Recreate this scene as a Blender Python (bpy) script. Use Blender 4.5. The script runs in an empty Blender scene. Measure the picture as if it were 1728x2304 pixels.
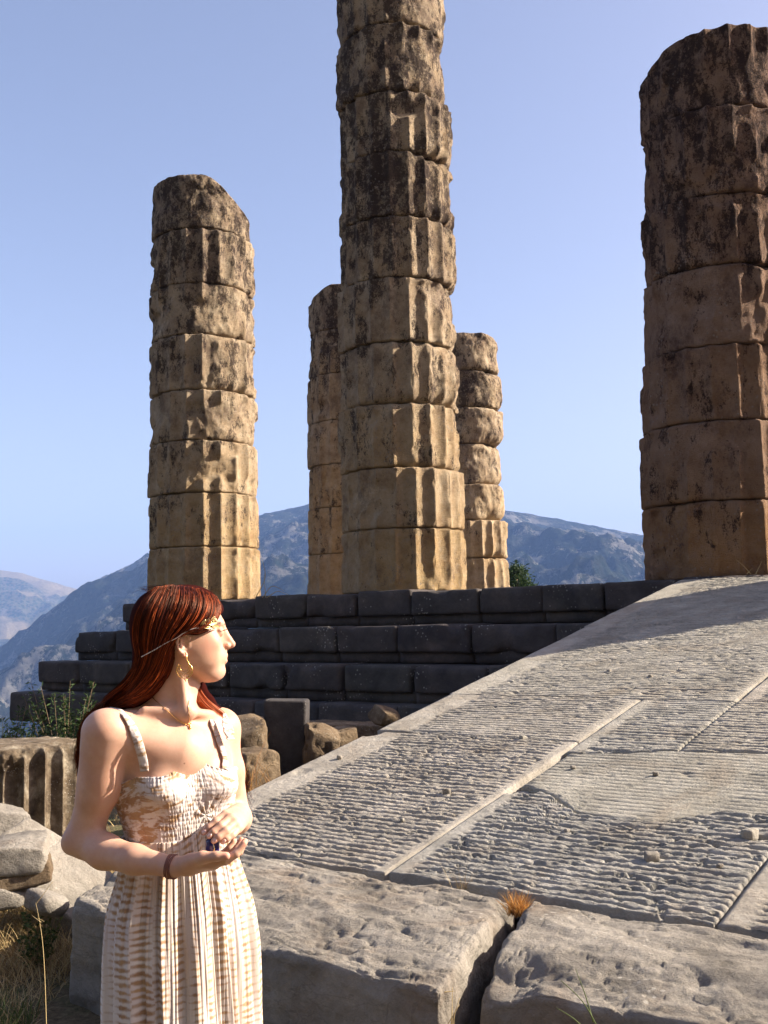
import bpy, math, random
import numpy as np
from mathutils import Vector, Matrix
random.seed(7)
rng = np.random.default_rng(11)
SC = bpy.context.scene
COL = SC.collection
R = math.radians

# ------------------------------------------------------------------ camera
F_PX, PITCH, ROLL, AZ = 2372.67, 0.1025, 0.0220, 0.9241
EYE = np.array([0.0, 0.0, 1.6])
_cp, _sp = math.cos(PITCH), math.sin(PITCH)
_cr, _sr = math.cos(ROLL), math.sin(ROLL)
FW = np.array([0, _cp, _sp]); _up = np.array([0, -_sp, _cp]); _rt = np.array([1.0, 0, 0])
RT = _rt * _cr - _up * _sr
UP = _up * _cr + _rt * _sr
cam_data = bpy.data.cameras.new('camera')
cam = bpy.data.objects.new('camera', cam_data)
COL.objects.link(cam)
cam.matrix_world = Matrix(((RT[0], UP[0], -FW[0], EYE[0]), (RT[1], UP[1], -FW[1], EYE[1]),
                           (RT[2], UP[2], -FW[2], EYE[2]), (0, 0, 0, 1)))
cam_data.sensor_fit = 'VERTICAL'
cam_data.sensor_height = 24.0
cam_data.lens = F_PX / 2304 * 24.0
cam_data.clip_start = 0.05
cam_data.clip_end = 40000
SC.camera = cam

# ------------------------------------------------------------------ sun, sky, exposure
SUN_EL = R(31)
SUN_H = np.array([math.sin(R(96)), -math.cos(R(96))])      # horizontal direction towards the sun
SUN_DIR = np.array([SUN_H[0] * math.cos(SUN_EL), SUN_H[1] * math.cos(SUN_EL), math.sin(SUN_EL)])
world = bpy.data.worlds.new('World'); SC.world = world; world.use_nodes = True
wn = world.node_tree; wn.nodes.clear()
wo = wn.nodes.new('ShaderNodeOutputWorld'); wb = wn.nodes.new('ShaderNodeBackground')
sky = wn.nodes.new('ShaderNodeTexSky'); sky.sky_type = 'NISHITA'; sky.sun_disc = False
sky.sun_elevation = SUN_EL; sky.sun_rotation = math.atan2(SUN_H[0], SUN_H[1])
sky.air_density = 1.0; sky.dust_density = 3.2; sky.ozone_density = 2.2; sky.altitude = 600
wtint = wn.nodes.new('ShaderNodeMixRGB'); wtint.blend_type = 'MULTIPLY'; wtint.inputs[0].default_value = 1.0
wtint.inputs[2].default_value = (1.28, 0.98, 0.87, 1)
wn.links.new(sky.outputs[0], wtint.inputs[1]); wn.links.new(wtint.outputs[0], wb.inputs[0])
wn.links.new(wb.outputs[0], wo.inputs[0])
wb.inputs[1].default_value = 0.080
sun_d = bpy.data.lights.new('sun', 'SUN'); sun_d.energy = 5.0; sun_d.angle = R(0.53); sun_d.color = (1.0, 0.88, 0.71)
sun = bpy.data.objects.new('sun', sun_d); COL.objects.link(sun)
sun.rotation_euler = Vector(SUN_DIR.tolist()).to_track_quat('Z', 'Y').to_euler()
vs = SC.view_settings
SC.display_settings.display_device = 'sRGB'
vs.view_transform = 'Standard'; vs.look = 'None'; vs.gamma = 1.0; vs.use_curve_mapping = False
vs.exposure = 1.68
SC.cycles.max_bounces = 6; SC.cycles.diffuse_bounces = 3; SC.cycles.volume_bounces = 0
SC.cycles.transparent_max_bounces = 8

# ------------------------------------------------------------------ helpers
def at(px, py, depth):
    """point of the place that the photograph shows at px, py, that many metres ahead"""
    d = FW + RT * ((px - 864) / F_PX) - UP * ((py - 1152) / F_PX)
    return EYE + d * (depth / d[1])
def onz(px, py, z):
    d = FW + RT * ((px - 864) / F_PX) - UP * ((py - 1152) / F_PX)
    return EYE + d * ((z - EYE[2]) / d[2])

def _hash(ix, iy, iz, seed):
    h = (ix.astype(np.uint32) * np.uint32(374761393) + iy.astype(np.uint32) * np.uint32(668265263)
         + iz.astype(np.uint32) * np.uint32(2147483647) + np.uint32((seed * 974711 + 12345) & 0xffffffff))
    h = (h ^ (h >> np.uint32(13))) * np.uint32(1274126177)
    h = (h ^ (h >> np.uint32(16))) * np.uint32(2246822519)
    h = h ^ (h >> np.uint32(15))
    return (h & np.uint32(0xffff)).astype(np.float32) / 65535.0
def vnoise(p, seed=0):
    p = np.asarray(p, dtype=np.float64)
    i = np.floor(p); f = (p - i).astype(np.float32); i = i.astype(np.int32).astype(np.uint32)
    f = f * f * f * (f * (f * 6 - 15) + 10)
    K1, K2, K3 = np.uint32(374761393), np.uint32(668265263), np.uint32(2147483647)
    ax = i[..., 0] * K1; ay = i[..., 1] * K2; az = i[..., 2] * K3 + np.uint32((seed * 974711 + 12345) & 0xffffffff)
    X_ = (ax, ax + K1); Y_ = (ay, ay + K2); Z_ = (az, az + K3)
    W_ = [(1 - f[..., k], f[..., k]) for k in range(3)]
    out = 0
    for dx in (0, 1):
        for dy in (0, 1):
            wxy = W_[0][dx] * W_[1][dy]; hxy = X_[dx] + Y_[dy]
            for dz in (0, 1):
                h = hxy + Z_[dz]
                h = (h ^ (h >> np.uint32(13))) * np.uint32(1274126177)
                h = (h ^ (h >> np.uint32(16))) * np.uint32(2246822519)
                h = (h ^ (h >> np.uint32(15))) & np.uint32(0xffff)
                out = out + wxy * W_[2][dz] * (h.astype(np.float32) * np.float32(1 / 65535))
    return out * 2 - 1
def fbm(p, octaves=4, seed=0, gain=0.5, lac=2.03):
    a, s, o = 1.0, 0.0, 0
    p = np.asarray(p, dtype=np.float64)
    for k in range(octaves):
        o = o + a * vnoise(p + 17.3 * k, seed + k); s += a
        a *= gain; p = p * lac
    return o / s
def ridged(p, octaves=4, seed=0):
    a, s, o = 1.0, 0.0, 0
    p = np.asarray(p, dtype=np.float64)
    for k in range(octaves):
        o = o + a * (1 - 2 * np.abs(vnoise(p + 9.1 * k, seed + k))); s += a
        a *= 0.5; p = p * 2.07
    return o / s
def sst(a, b, x):
    t = np.clip((x - a) / (b - a), 0, 1); return t * t * (3 - 2 * t)

def tag(o, label=None, cat=None, group=None, kind=None):
    if label: o['label'] = label
    if cat: o['category'] = cat
    if group: o['group'] = group
    if kind: o['kind'] = kind
    return o
def empty(name, loc, label=None, cat=None, group=None):
    o = bpy.data.objects.new(name, None); COL.objects.link(o); o.location = [float(c) for c in loc]
    o.empty_display_size = 0.1
    return tag(o, label, cat, group)
def mesh_np(name, v, f, mats, parent=None, smooth=True, mat_index=None):
    """v (N,3) world coordinates, f: array (M,3|4) or list of such arrays"""
    v = np.asarray(v, dtype=np.float32)
    q_ = parent
    while q_ is not None:
        v = v - np.array(q_.location, dtype=np.float32); q_ = q_.parent
    fl = f if isinstance(f, list) else [f]
    fl = [np.asarray(a, dtype=np.int32) for a in fl if len(a)]
    me = bpy.data.meshes.new(name)
    nl = sum(a.size for a in fl); nf = sum(len(a) for a in fl)
    me.vertices.add(len(v)); me.vertices.foreach_set('co', v.ravel())
    me.loops.add(nl); me.loops.foreach_set('vertex_index', np.concatenate([a.ravel() for a in fl]))
    me.polygons.add(nf)
    tot = np.concatenate([np.full(len(a), a.shape[1], dtype=np.int32) for a in fl])
    st = np.concatenate([[0], np.cumsum(tot)[:-1]]).astype(np.int32)
    me.polygons.foreach_set('loop_start', st)
    try: me.polygons.foreach_set('loop_total', tot)
    except Exception: pass
    me.polygons.foreach_set('use_smooth', np.full(nf, smooth))
    for m in (mats if isinstance(mats, (list, tuple)) else [mats]): me.materials.append(m)
    if mat_index is not None: me.polygons.foreach_set('material_index', np.asarray(mat_index, dtype=np.int32))
    me.update(calc_edges=True); me.validate()
    o = bpy.data.objects.new(name, me); COL.objects.link(o)
    if parent is not None: o.parent = parent
    return o
def grid_faces(nu, nv, wrap_u=False, off=0):
    u = np.arange(nu if wrap_u else nu - 1); v = np.arange(nv - 1)
    U_, V_ = np.meshgrid(u, v, indexing='ij')
    a = U_ * nv + V_; b = ((U_ + 1) % nu) * nv + V_
    return (np.stack([a, b, b + 1, a + 1], -1).reshape(-1, 4) + off)
class MB:
    """collects pieces that become ONE mesh"""
    def __init__(s): s.v = []; s.f = {3: [], 4: []}; s.n = 0
    def add(s, v, f):
        v = np.asarray(v, dtype=np.float64)
        for a in (f if isinstance(f, list) else [f]):
            a = np.asarray(a)
            s.f[a.shape[1]].append(a + s.n)
        s.v.append(v); s.n += len(v)
    def build(s, name, mat, parent=None, smooth=True):
        fl = [np.concatenate(s.f[k]) for k in (3, 4) if s.f[k]]
        return mesh_np(name, np.concatenate(s.v), fl, mat, parent, smooth)
def tube(pts, rad, sides=6, cap=True, flat=None):
    pts = np.asarray(pts, dtype=np.float64); n = len(pts)
    rad = np.broadcast_to(np.asarray(rad, dtype=np.float64), (n,))
    t = np.gradient(pts, axis=0); t /= np.linalg.norm(t, axis=1, keepdims=True) + 1e-12
    ref = np.array([0, 0, 1.0]) if abs(t[0][2]) < 0.9 else np.array([1.0, 0, 0])
    a = np.cross(t[0], ref); a /= np.linalg.norm(a)
    A = [a]
    for i in range(1, n):
        a = A[-1] - t[i] * (A[-1] @ t[i]); a /= np.linalg.norm(a) + 1e-12; A.append(a)
    A = np.array(A); B = np.cross(t, A)
    th = np.arange(sides) * 2 * math.pi / sides
    fl = 1.0 if flat is None else flat
    v = pts[:, None] + rad[:, None, None] * (A[:, None] * np.cos(th)[None, :, None] + fl * B[:, None] * np.sin(th)[None, :, None])
    v = v.transpose(1, 0, 2).reshape(-1, 3)
    f = grid_faces(sides, n, True)
    out = [f]
    if cap and sides >= 3:
        v = np.vstack([v, pts[0], pts[-1]])
        k = np.arange(sides); k2 = (k + 1) % sides
        out.append(np.concatenate([np.stack([k2 * n, k * n, np.full(sides, sides * n)], -1),
                                   np.stack([k * n + n - 1, k2 * n + n - 1, np.full(sides, sides * n + 1)], -1)]))
    return v, out

# material helper --------------------------------------------------------
class NT:
    def __init__(s, name):
        s.m = bpy.data.materials.new(name); s.m.use_nodes = True
        s.t = s.m.node_tree; s.t.nodes.clear()
        s.out = s.n('ShaderNodeOutputMaterial'); s.b = s.n('ShaderNodeBsdfPrincipled')
        s.l(s.b.outputs[0], s.out.inputs[0])
        s.pos = s.n('ShaderNodeNewGeometry').outputs['Position']
    def n(s, typ, **kw):
        x = s.t.nodes.new(typ)
        for k, v in kw.items(): setattr(x, k, v)
        return x
    def l(s, a, b): s.t.links.new(a, b)
    def set(s, sock, v):
        if isinstance(v, bpy.types.NodeSocket): s.l(v, sock)
        elif isinstance(v, (tuple, list)) and len(v) == 3 and sock.type == 'RGBA': sock.default_value = (*v, 1)
        else: sock.default_value = v
    def noise(s, vec, scale, detail=6, rough=0.6, dist=0.0, out=0):
        x = s.n('ShaderNodeTexNoise'); s.l(vec, x.inputs['Vector'])
        x.inputs['Scale'].default_value = scale; x.inputs['Detail'].default_value = detail
        x.inputs['Roughness'].default_value = rough; x.inputs['Distortion'].default_value = dist
        return x.outputs[out]
    def voro(s, vec, scale, feature='F1', out='Distance', rnd=1.0):
        x = s.n('ShaderNodeTexVoronoi', feature=feature); s.l(vec, x.inputs['Vector'])
        x.inputs['Scale'].default_value = scale; x.inputs['Randomness'].default_value = rnd
        return x.outputs[out]
    def mapping(s, vec, scale=(1, 1, 1), rot=(0, 0, 0), loc=(0, 0, 0)):
        x = s.n('ShaderNodeMapping'); s.l(vec, x.inputs[0])
        x.inputs['Scale'].default_value = scale; x.inputs['Rotation'].default_value = rot; x.inputs['Location'].default_value = loc
        return x.outputs[0]
    def ramp(s, fac, stops, interp='LINEAR'):
        x = s.n('ShaderNodeValToRGB'); s.l(fac, x.inputs[0]); cr = x.color_ramp; cr.interpolation = interp
        while len(cr.elements) < len(stops): cr.elements.new(0.5)
        for e, (p, c) in zip(cr.elements, stops):
            e.position = p; e.color = (*c, 1) if isinstance(c, (tuple, list)) else (c, c, c, 1)
        return x.outputs[0]
    def mix(s, fac, a, b, mode='MIX'):
        x = s.n('ShaderNodeMixRGB', blend_type=mode)
        s.set(x.inputs[0], fac); s.set(x.inputs[1], a); s.set(x.inputs[2], b)
        return x.outputs[0]
    def math(s, op, a, b=0.0, c=None, clamp=False):
        x = s.n('ShaderNodeMath', operation=op, use_clamp=clamp)
        s.set(x.inputs[0], a); s.set(x.inputs[1], b)
        if c is not None: s.set(x.inputs[2], c)
        return x.outputs[0]
    def maprange(s, v, a, b, c=0.0, d=1.0):
        x = s.n('ShaderNodeMapRange'); s.set(x.inputs[0], v)
        for i, q in enumerate((a, b, c, d)): x.inputs[i + 1].default_value = q
        return x.outputs[0]
    def sep(s, vec, i):
        x = s.n('ShaderNodeSeparateXYZ'); s.l(vec, x.inputs[0]); return x.outputs[i]
    def bump(s, h, strength=0.5, dist=0.02, prev=None):
        x = s.n('ShaderNodeBump'); x.inputs['Strength'].default_value = strength; x.inputs['Distance'].default_value = dist
        s.l(h, x.inputs['Height'])
        if prev is not None: s.l(prev, x.inputs['Normal'])
        return x.outputs[0]
    def done(s, color, rough=0.85, normal=None, spec=0.3, **kw):
        s.set(s.b.inputs['Base Color'], color); s.set(s.b.inputs['Roughness'], rough)
        s.b.inputs['Specular IOR Level'].default_value = spec
        if normal is not None: s.l(normal, s.b.inputs['Normal'])
        for k, v in kw.items(): s.set(s.b.inputs[k], v)
        return s.m

def mat_column(name='weathered_column_limestone', dark=0.0):
    s = NT(name); p = s.pos
    big = s.noise(p, 0.9, 5, 0.6); mid = s.noise(p, 3.5, 10, 0.72); fine = s.noise(p, 26, 8, 0.75)
    z = s.sep(p, 2); low = s.maprange(z, 1.9, 5.0, 1.0, 0.0)
    rnd = s.n('ShaderNodeObjectInfo').outputs['Random']
    base = s.ramp(mid, [(0.28, (0.30, 0.205, 0.13)), (0.5, (0.54, 0.42, 0.29)), (0.72, (0.72, 0.61, 0.46))])
    gold = s.math('MULTIPLY', s.math('ADD', low, s.maprange(rnd, 0, 1, -0.15, 0.25)), s.maprange(big, 0.25, 0.6), clamp=True)
    base = s.mix(gold, base, s.ramp(mid, [(0.28, (0.36, 0.21, 0.10)), (0.5, (0.60, 0.42, 0.21)), (0.72, (0.74, 0.58, 0.35))]))
    # grey brown patina that thickens with height, breaking up into grains
    h = s.maprange(z, 2.0, 8.0, -0.085, 0.035)
    wk = s.math('ADD', s.math('ADD', s.noise(s.mapping(p, (1, 1, 0.6)), 1.9, 12, 0.78), h), s.math('MULTIPLY', s.math('SUBTRACT', fine, 0.5), 0.30))
    grey = s.mix(s.maprange(fine, 0.35, 0.65), (0.10, 0.070, 0.060), (0.28, 0.21, 0.17))
    base = s.mix(s.maprange(wk, 0.48, 0.60, 0, 0.74), base, grey)
    ck = s.math('ADD', s.math('ADD', s.noise(s.mapping(p, (1, 1, 0.5), loc=(3, 7, 1)), 4.2, 12, 0.8), h), s.math('MULTIPLY', s.math('SUBTRACT', s.noise(p, 60, 4, 0.7), 0.5), 0.22))
    ck = s.math('ADD', ck, s.maprange(rnd, 0, 1, -0.03, 0.03))
    base = s.mix(s.maprange(ck, 0.50, 0.545, 0, 0.85), base, (0.036, 0.026, 0.028))
    pk = s.math('ADD', s.noise(s.mapping(p, loc=(9, 2, 5)), 7.5, 10, 0.8), s.math('MULTIPLY', s.math('SUBTRACT', fine, 0.5), 0.25))
    base = s.mix(s.maprange(pk, 0.52, 0.62, 0, 0.65), base, (0.54, 0.44, 0.32))
    if dark:
        base = s.mix(dark, base, s.mix(1.0, base, (0.50, 0.38, 0.42), 'MULTIPLY'))
    v = s.voro(p, 17); vm = s.math('MULTIPLY', s.maprange(v, 0.26, 0.14), s.maprange(s.noise(p, 1.7, 3, 0.5), 0.5, 0.60))
    base = s.mix(s.math('MULTIPLY', vm, 0.55, clamp=True), base, (0.40, 0.36, 0.33))
    pits = s.math('MULTIPLY', s.maprange(s.voro(p, 22), 0.15, 0.05), s.maprange(s.noise(p, 2.2, 2), 0.45, 0.58))
    base = s.mix(s.math('MULTIPLY', pits, 0.85), base, (0.05, 0.032, 0.02))
    nb = s.bump(s.noise(p, 10, 12, 0.82), 1.0, 0.085)
    nb = s.bump(s.math('ADD', s.noise(p, 75, 4, 0.7), s.maprange(s.voro(p, 34), 0.0, 0.25, -0.8, 0)), 1.0, 0.03, nb)
    return s.done(base, 0.95, nb, 0.1)
def mat_stone(name, c_lo, c_mid, c_hi, sc=1.0, lichen=0.5, stain=(0.1, 0.08, 0.06), stain_amt=0.6, bump=0.8, veins=0.0, spots=0.4, tint=False):
    s = NT(name); p = s.pos
    mid = s.noise(p, 3.0 * sc, 10, 0.68, 0.3); fine = s.noise(p, 45 * sc, 6, 0.7)
    base = s.ramp(mid, [(0.28, c_lo), (0.5, c_mid), (0.72, c_hi)])
    base = s.mix(0.35, base, s.ramp(fine, [(0.3, c_lo), (0.7, c_hi)]), 'OVERLAY')
    rnd = s.n('ShaderNodeObjectInfo').outputs['Random']
    base = s.mix(0.22 if name.startswith('ramp') else 0.6, base, s.ramp(rnd, [(0.0, (0.42, 0.46, 0.54)), (0.35, (0.52, 0.54, 0.50)), (0.7, (0.60, 0.52, 0.52)), (1.0, (0.62, 0.60, 0.56))]), 'OVERLAY') if tint else base
    st = s.maprange(s.noise(s.mapping(p, loc=(5, 1, 2)), 1.6 * sc, 8, 0.7, 0.6), 0.52, 0.66)
    base = s.mix(s.math('MULTIPLY', st, stain_amt), base, stain)
    v = s.maprange(s.voro(p, 26 * sc), 0.28, 0.12)
    lm = s.math('MULTIPLY', v, s.maprange(s.noise(p, 2.1, 3), 0.55, 0.63))
    base = s.mix(s.math('MULTIPLY', lm, spots), base, (0.55, 0.53, 0.48))
    if veins:
        w = s.noise(s.mapping(p, (1, 1, 2.5), rot=(0.3, 0.5, 0)), 2.4, 4, 0.55, 1.2)
        vl = s.maprange(s.math('ABSOLUTE', s.math('SUBTRACT', w, 0.5)), 0.012, 0.0)
        base = s.mix(s.math('MULTIPLY', vl, veins), base, (0.07, 0.06, 0.055))
    nb = s.bump(s.noise(p, 14 * sc, 10, 0.72), bump, 0.03)
    nb = s.bump(s.noise(p, 120 * sc, 5, 0.7), 0.5 * bump, 0.006, nb)
    return s.done(base, 0.9, nb, 0.2)
M = {}
M['column'] = mat_column()
M['column_dark'] = mat_column('dark_reddish_column_stone', 0.75)
M['step'] = mat_stone('dark_step_stone', (0.055, 0.052, 0.055), (0.095, 0.088, 0.088), (0.16, 0.145, 0.135), 0.8, stain=(0.03, 0.03, 0.035), spots=0.5, tint=True)
M['ramp'] = mat_stone('ramp_limestone', (0.22, 0.21, 0.19), (0.355, 0.34, 0.305), (0.48, 0.46, 0.42), 1.3, stain=(0.27, 0.22, 0.165), stain_amt=0.45, bump=0.9, spots=0.35, tint=True)
M['block'] = mat_stone('grey_block_limestone', (0.16, 0.148, 0.130), (0.29, 0.27, 0.24), (0.43, 0.405, 0.365), 1.1, stain=(0.20, 0.145, 0.10), stain_amt=0.5, bump=1.0, veins=0.3, spots=0.5)
M['drum'] = mat_stone('lichen_drum_stone', (0.07, 0.05, 0.035), (0.20, 0.16, 0.115), (0.48, 0.44, 0.36), 2.4, stain=(0.035, 0.027, 0.02), stain_amt=0.85, spots=0.7)
M['rock'] = mat_stone('rubble_stone', (0.09, 0.065, 0.045), (0.22, 0.165, 0.11), (0.38, 0.31, 0.22), 2.2, stain=(0.05, 0.037, 0.025), stain_amt=0.7, bump=1.0)
M['dark'] = mat_stone('dark_grey_stone', (0.05, 0.048, 0.052), (0.085, 0.078, 0.08), (0.13, 0.12, 0.115), 1.6, stain=(0.03, 0.03, 0.03))

# ------------------------------------------------------------------ temple frame
U2 = np.array([-math.sin(AZ), math.cos(AZ)])      # along the facade, going away to the left
W2 = np.array([math.cos(AZ), math.sin(AZ)])       # into the temple
C2 = np.array([0.2676, 15.1423])
F2 = C2 - W2
Z0 = 1.6
HT = [Z0 + 0.3805, Z0 - 0.0730, Z0 - 0.5392, Z0 - 1.0036]      # tread heights of the four steps
TR = [0.0, 0.5441, 0.9646, 1.2565]                              # how far each stands out
LEFT = 4.989
def P(a, d, z):
    """a metres along the facade (left +), d metres out from the top step"""
    a = np.asarray(a, dtype=np.float64); d = np.asarray(d, dtype=np.float64)
    xy = F2 + a[..., None] * U2 - d[..., None] * W2
    return np.concatenate([xy, np.broadcast_to(np.asarray(z, dtype=np.float64), a.shape)[..., None]], -1)
SLOPE, A_EDGE, D_FOOT = 0.1969, 4.5139, 7.4716
def ramp_z(d): return HT[0] - SLOPE * d

# ------------------------------------------------------------------ rounded stone block
_cube_cache = {}
def cube_grid(nx, ny, nz):
    key = (nx, ny, nz)
    if key in _cube_cache: return _cube_cache[key]
    vs_, fs, off = [], [], 0
    L = [0.45 * np.linspace(0, 1, n + 1) + 0.55 * (0.5 - 0.5 * np.cos(np.pi * np.linspace(0, 1, n + 1))) for n in (nx, ny, nz)]
    idx = {}
    for ax in range(3):
        b, c = (ax + 1) % 3, (ax + 2) % 3
        for side in (0, 1):
            B, C_ = np.meshgrid(L[b], L[c], indexing='ij')
            q = np.zeros(B.shape + (3,)); q[..., ax] = side; q[..., b] = B; q[..., c] = C_
            f = grid_faces(B.shape[0], B.shape[1], False, off)
            if side == 0: f = f[:, ::-1]
            vs_.append(q.reshape(-1, 3)); fs.append(f); off += q.size // 3
    v = np.concatenate(vs_); f = np.concatenate(fs)
    k = np.round(v * 1e5).astype(np.int64); k = k[:, 0] * 10**12 + k[:, 1] * 10**6 + k[:, 2]
    _, first, inv = np.unique(k, return_index=True, return_inverse=True)
    _cube_cache[key] = (v[first], inv[f])
    return _cube_cache[key]
def stone_geo(size, res, rad, rough=0.01, scale=6.0, seed=0, chips=0.0, aniso=(1, 1, 1)):
    """local block 0..size, edges worn round with radius rad, surface uneven by rough metres"""
    size = np.array(size, dtype=np.float64)
    n = [max(2, int(round(s_ / res))) for s_ in size]
    uvw, f = cube_grid(*n)
    p = uvw * size
    key = p * 1.0 + seed * 13.7
    r = np.clip(rad * (1 + 1.1 * fbm(key * 2.3, 3, seed)), 0.15 * rad, 0.48 * size.min())
    if chips: r = np.minimum(r + chips * sst(0.25, 0.6, fbm(key * 2.9 + 40, 2, seed + 5)), 0.49 * size.min())
    r = r[:, None]
    inner = np.clip(p, r, size - r)
    d = p - inner; L_ = np.linalg.norm(d, axis=1, keepdims=True)
    nrm = np.where(L_ > 1e-9, d / np.maximum(L_, 1e-9), 0)
    fac = np.where(uvw < 1e-6, -1, np.where(uvw > 1 - 1e-6, 1, 0)).astype(float)
    nrm = np.where(L_ > 1e-9, nrm, fac); nrm /= np.linalg.norm(nrm, axis=1, keepdims=True) + 1e-9
    q = inner + np.where(L_ > 1e-9, nrm * np.minimum(L_, 1e9) * 0 + nrm * r, 0)
    q = np.where(L_ > 1e-9, q, p)
    kk = key * np.array(aniso) * scale
    q = q + nrm * (rough * (0.7 * fbm(kk, 4, seed + 9) + 0.5 * ridged(kk * 0.7, 3, seed + 20)))[:, None]
    return q, f
# ------------------------------------------------------------------ columns of drums
def drum_mesh(name, cx, cy, z0, h, r0, r1, seed, parent, nflute=20, phase=11.0, fd=0.066, dmg=0.0, joint=0.05,
              right=0.0, top_fn=None, mat=None, nt=260, nz=28, rough=0.012, lump=0.0):
    sd = seed * 7 + 3
    th = np.arange(nt) / nt * 2 * math.pi                       # measured from -y towards +x
    t = np.linspace(0, 1, nz); t = 0.35 * t + 0.65 * (0.5 - 0.5 * np.cos(np.pi * t))
    TH, T = np.meshgrid(th, t, indexing='ij')
    dirx, diry = np.sin(TH), -np.cos(TH)
    Rm = r0 + (r1 - r0) * T
    q = np.stack([dirx * r0, diry * r0, T * h + z0], -1)
    key = q + np.array([cx, cy, 0]) + sd * 5.1
    ph = ((np.degrees(TH) - phase) / (360 / nflute)) % 1.0
    prof = 1 - (2 * ph - 1) ** 2
    rightness = np.clip(np.cos(TH - R(78)), 0, 1) ** 1.5
    mask = sst(0.05, 0.35, fbm(key * np.array([1.1, 1.1, 1.6]), 3, sd) * 1.3 + dmg + right * rightness * 0.75)
    r = Rm - fd * prof * (1 - mask) - mask * (fd * 0.85 + lump * np.clip(fbm(key * 2.0, 3, sd + 50) + .2, 0, 1))
    # worn joint edges
    e = np.minimum(T, 1 - T) * h
    n1 = vnoise(np.stack([dirx[:, 0] * 1.6, diry[:, 0] * 1.6, np.full(nt, sd * 1.0)], -1), sd + 1)
    n2 = vnoise(np.stack([dirx[:, 0] * 1.6, diry[:, 0] * 1.6, np.full(nt, sd * 1.0 + 9)], -1), sd + 2)
    n3 = vnoise(np.stack([dirx[:, 0] * 7, diry[:, 0] * 7, np.full(nt, sd * 1.0)], -1), sd + 3)
    rb = joint * (0.6 + 1.9 * np.clip(n1, 0, 1) ** 2 + 0.35 * n3 + right * 6.5 * rightness[:, 0] * np.clip(n1 * 0.8 + 0.5, 0, 1))
    rt_ = joint * (0.6 + 1.9 * np.clip(n2, 0, 1) ** 2 + 0.35 * n3 + right * 6.5 * rightness[:, 0] * np.clip(n2 * 0.8 + 0.4, 0, 1))
    rr = np.clip(np.where(T < 0.5, rb[:, None], rt_[:, None]), 0.008, 0.30)
    k = np.clip(1 - e / rr, 0, 1)
    r = r - rr * 0.72 * (1 - np.sqrt(np.clip(1 - k * k, 0, 1)))
    # arris chips and surface wear
    ar = sst(0.80, 1.0, np.abs(2 * ph - 1)) * sst(0.05, 0.4, fbm(key * np.array([5, 5, 5]), 3, sd + 6)) * 0.035
    r = r - ar * (1 - mask) + rough * 1.5 * (fbm(key * 8, 5, sd + 8, 0.68)) * (0.6 + mask) - 0.02 * sst(0.35, 0.6, fbm(key * 3.1, 3, sd + 12))
    zz = z0 + T * h
    if top_fn is not None:
        zz = z0 + T * h * (1 - top_fn(dirx * r, diry * r) * sst(0, 1, T))
    v = np.stack([cx + dirx * r, cy + diry * r, zz], -1).reshape(-1, 3)
    f = [grid_faces(nt, nz, True)]
    # caps with one inner ring
    n0 = len(v); caps = []
    for side, row in ((0, 0), (1, nz - 1)):
        ring = np.arange(nt) * nz + row
        vr = v.reshape(nt, nz, 3)[:, row]
        inn = vr.copy(); inn[:, 0] = cx + (vr[:, 0] - cx) * 0.6; inn[:, 1] = cy + (vr[:, 1] - cy) * 0.6
        if top_fn is not None and side: inn[:, 2] = inn[:, 2].max() * .4 + inn[:, 2] * .6
        cen = inn.mean(0)
        b = n0 + sum(len(c) for c in caps)
        caps.append(np.vstack([inn, cen]))
        i = np.arange(nt); j = (i + 1) % nt
        qd = np.stack([ring[i], ring[j], b + j, b + i], -1); tr = np.stack([b + i, b + j, np.full(nt, b + nt)], -1)
        if side == 0: qd = qd[:, ::-1]; tr = tr[:, ::-1]
        f[0] = np.concatenate([f[0], qd]); f.append(tr)
    v = np.vstack([v] + caps)
    f = [f[0], np.concatenate(f[1:])]
    return mesh_np(name, v, f, mat or M['column'], parent)

def column(label, a, d, joints, R0, seed, dmg, right, joint, hi_extra=(), top=None, px_name=None, base_z=None, phase=11.0, shift=0.02, lean=0.0, mat=None):
    c = F2 + a * U2 - d * W2
    base = HT[0] if base_z is None else base_z
    root = tag(empty('column', (c[0], c[1], base), label, 'column', 'Doric columns of the temple'), kind='thing')
    z = base; rs = np.random.default_rng(seed)
    for i, h in enumerate(joints):
        r0 = R0 - 0.0075 * (z - base); r1 = R0 - 0.0075 * (z + h - base)
        dm = dmg(i) if callable(dmg) else dmg
        rg = right(i) if callable(right) else right
        ox, oy = rs.normal(0, shift, 2) if i else (0, 0)
        ox += lean * (z - base)
        last = i == len(joints) - 1
        drum_mesh('drum', c[0] + ox, c[1] + oy, z + 0.004, h - 0.010, r0, r1, seed * 31 + i, root, dmg=dm, right=rg,
                  joint=joint * (1 + 0.5 * rs.random()), top_fn=top if last else None, phase=phase + rs.normal(0, 0.5), lump=0.08, mat=mat)
        z += h
    return root

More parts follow.
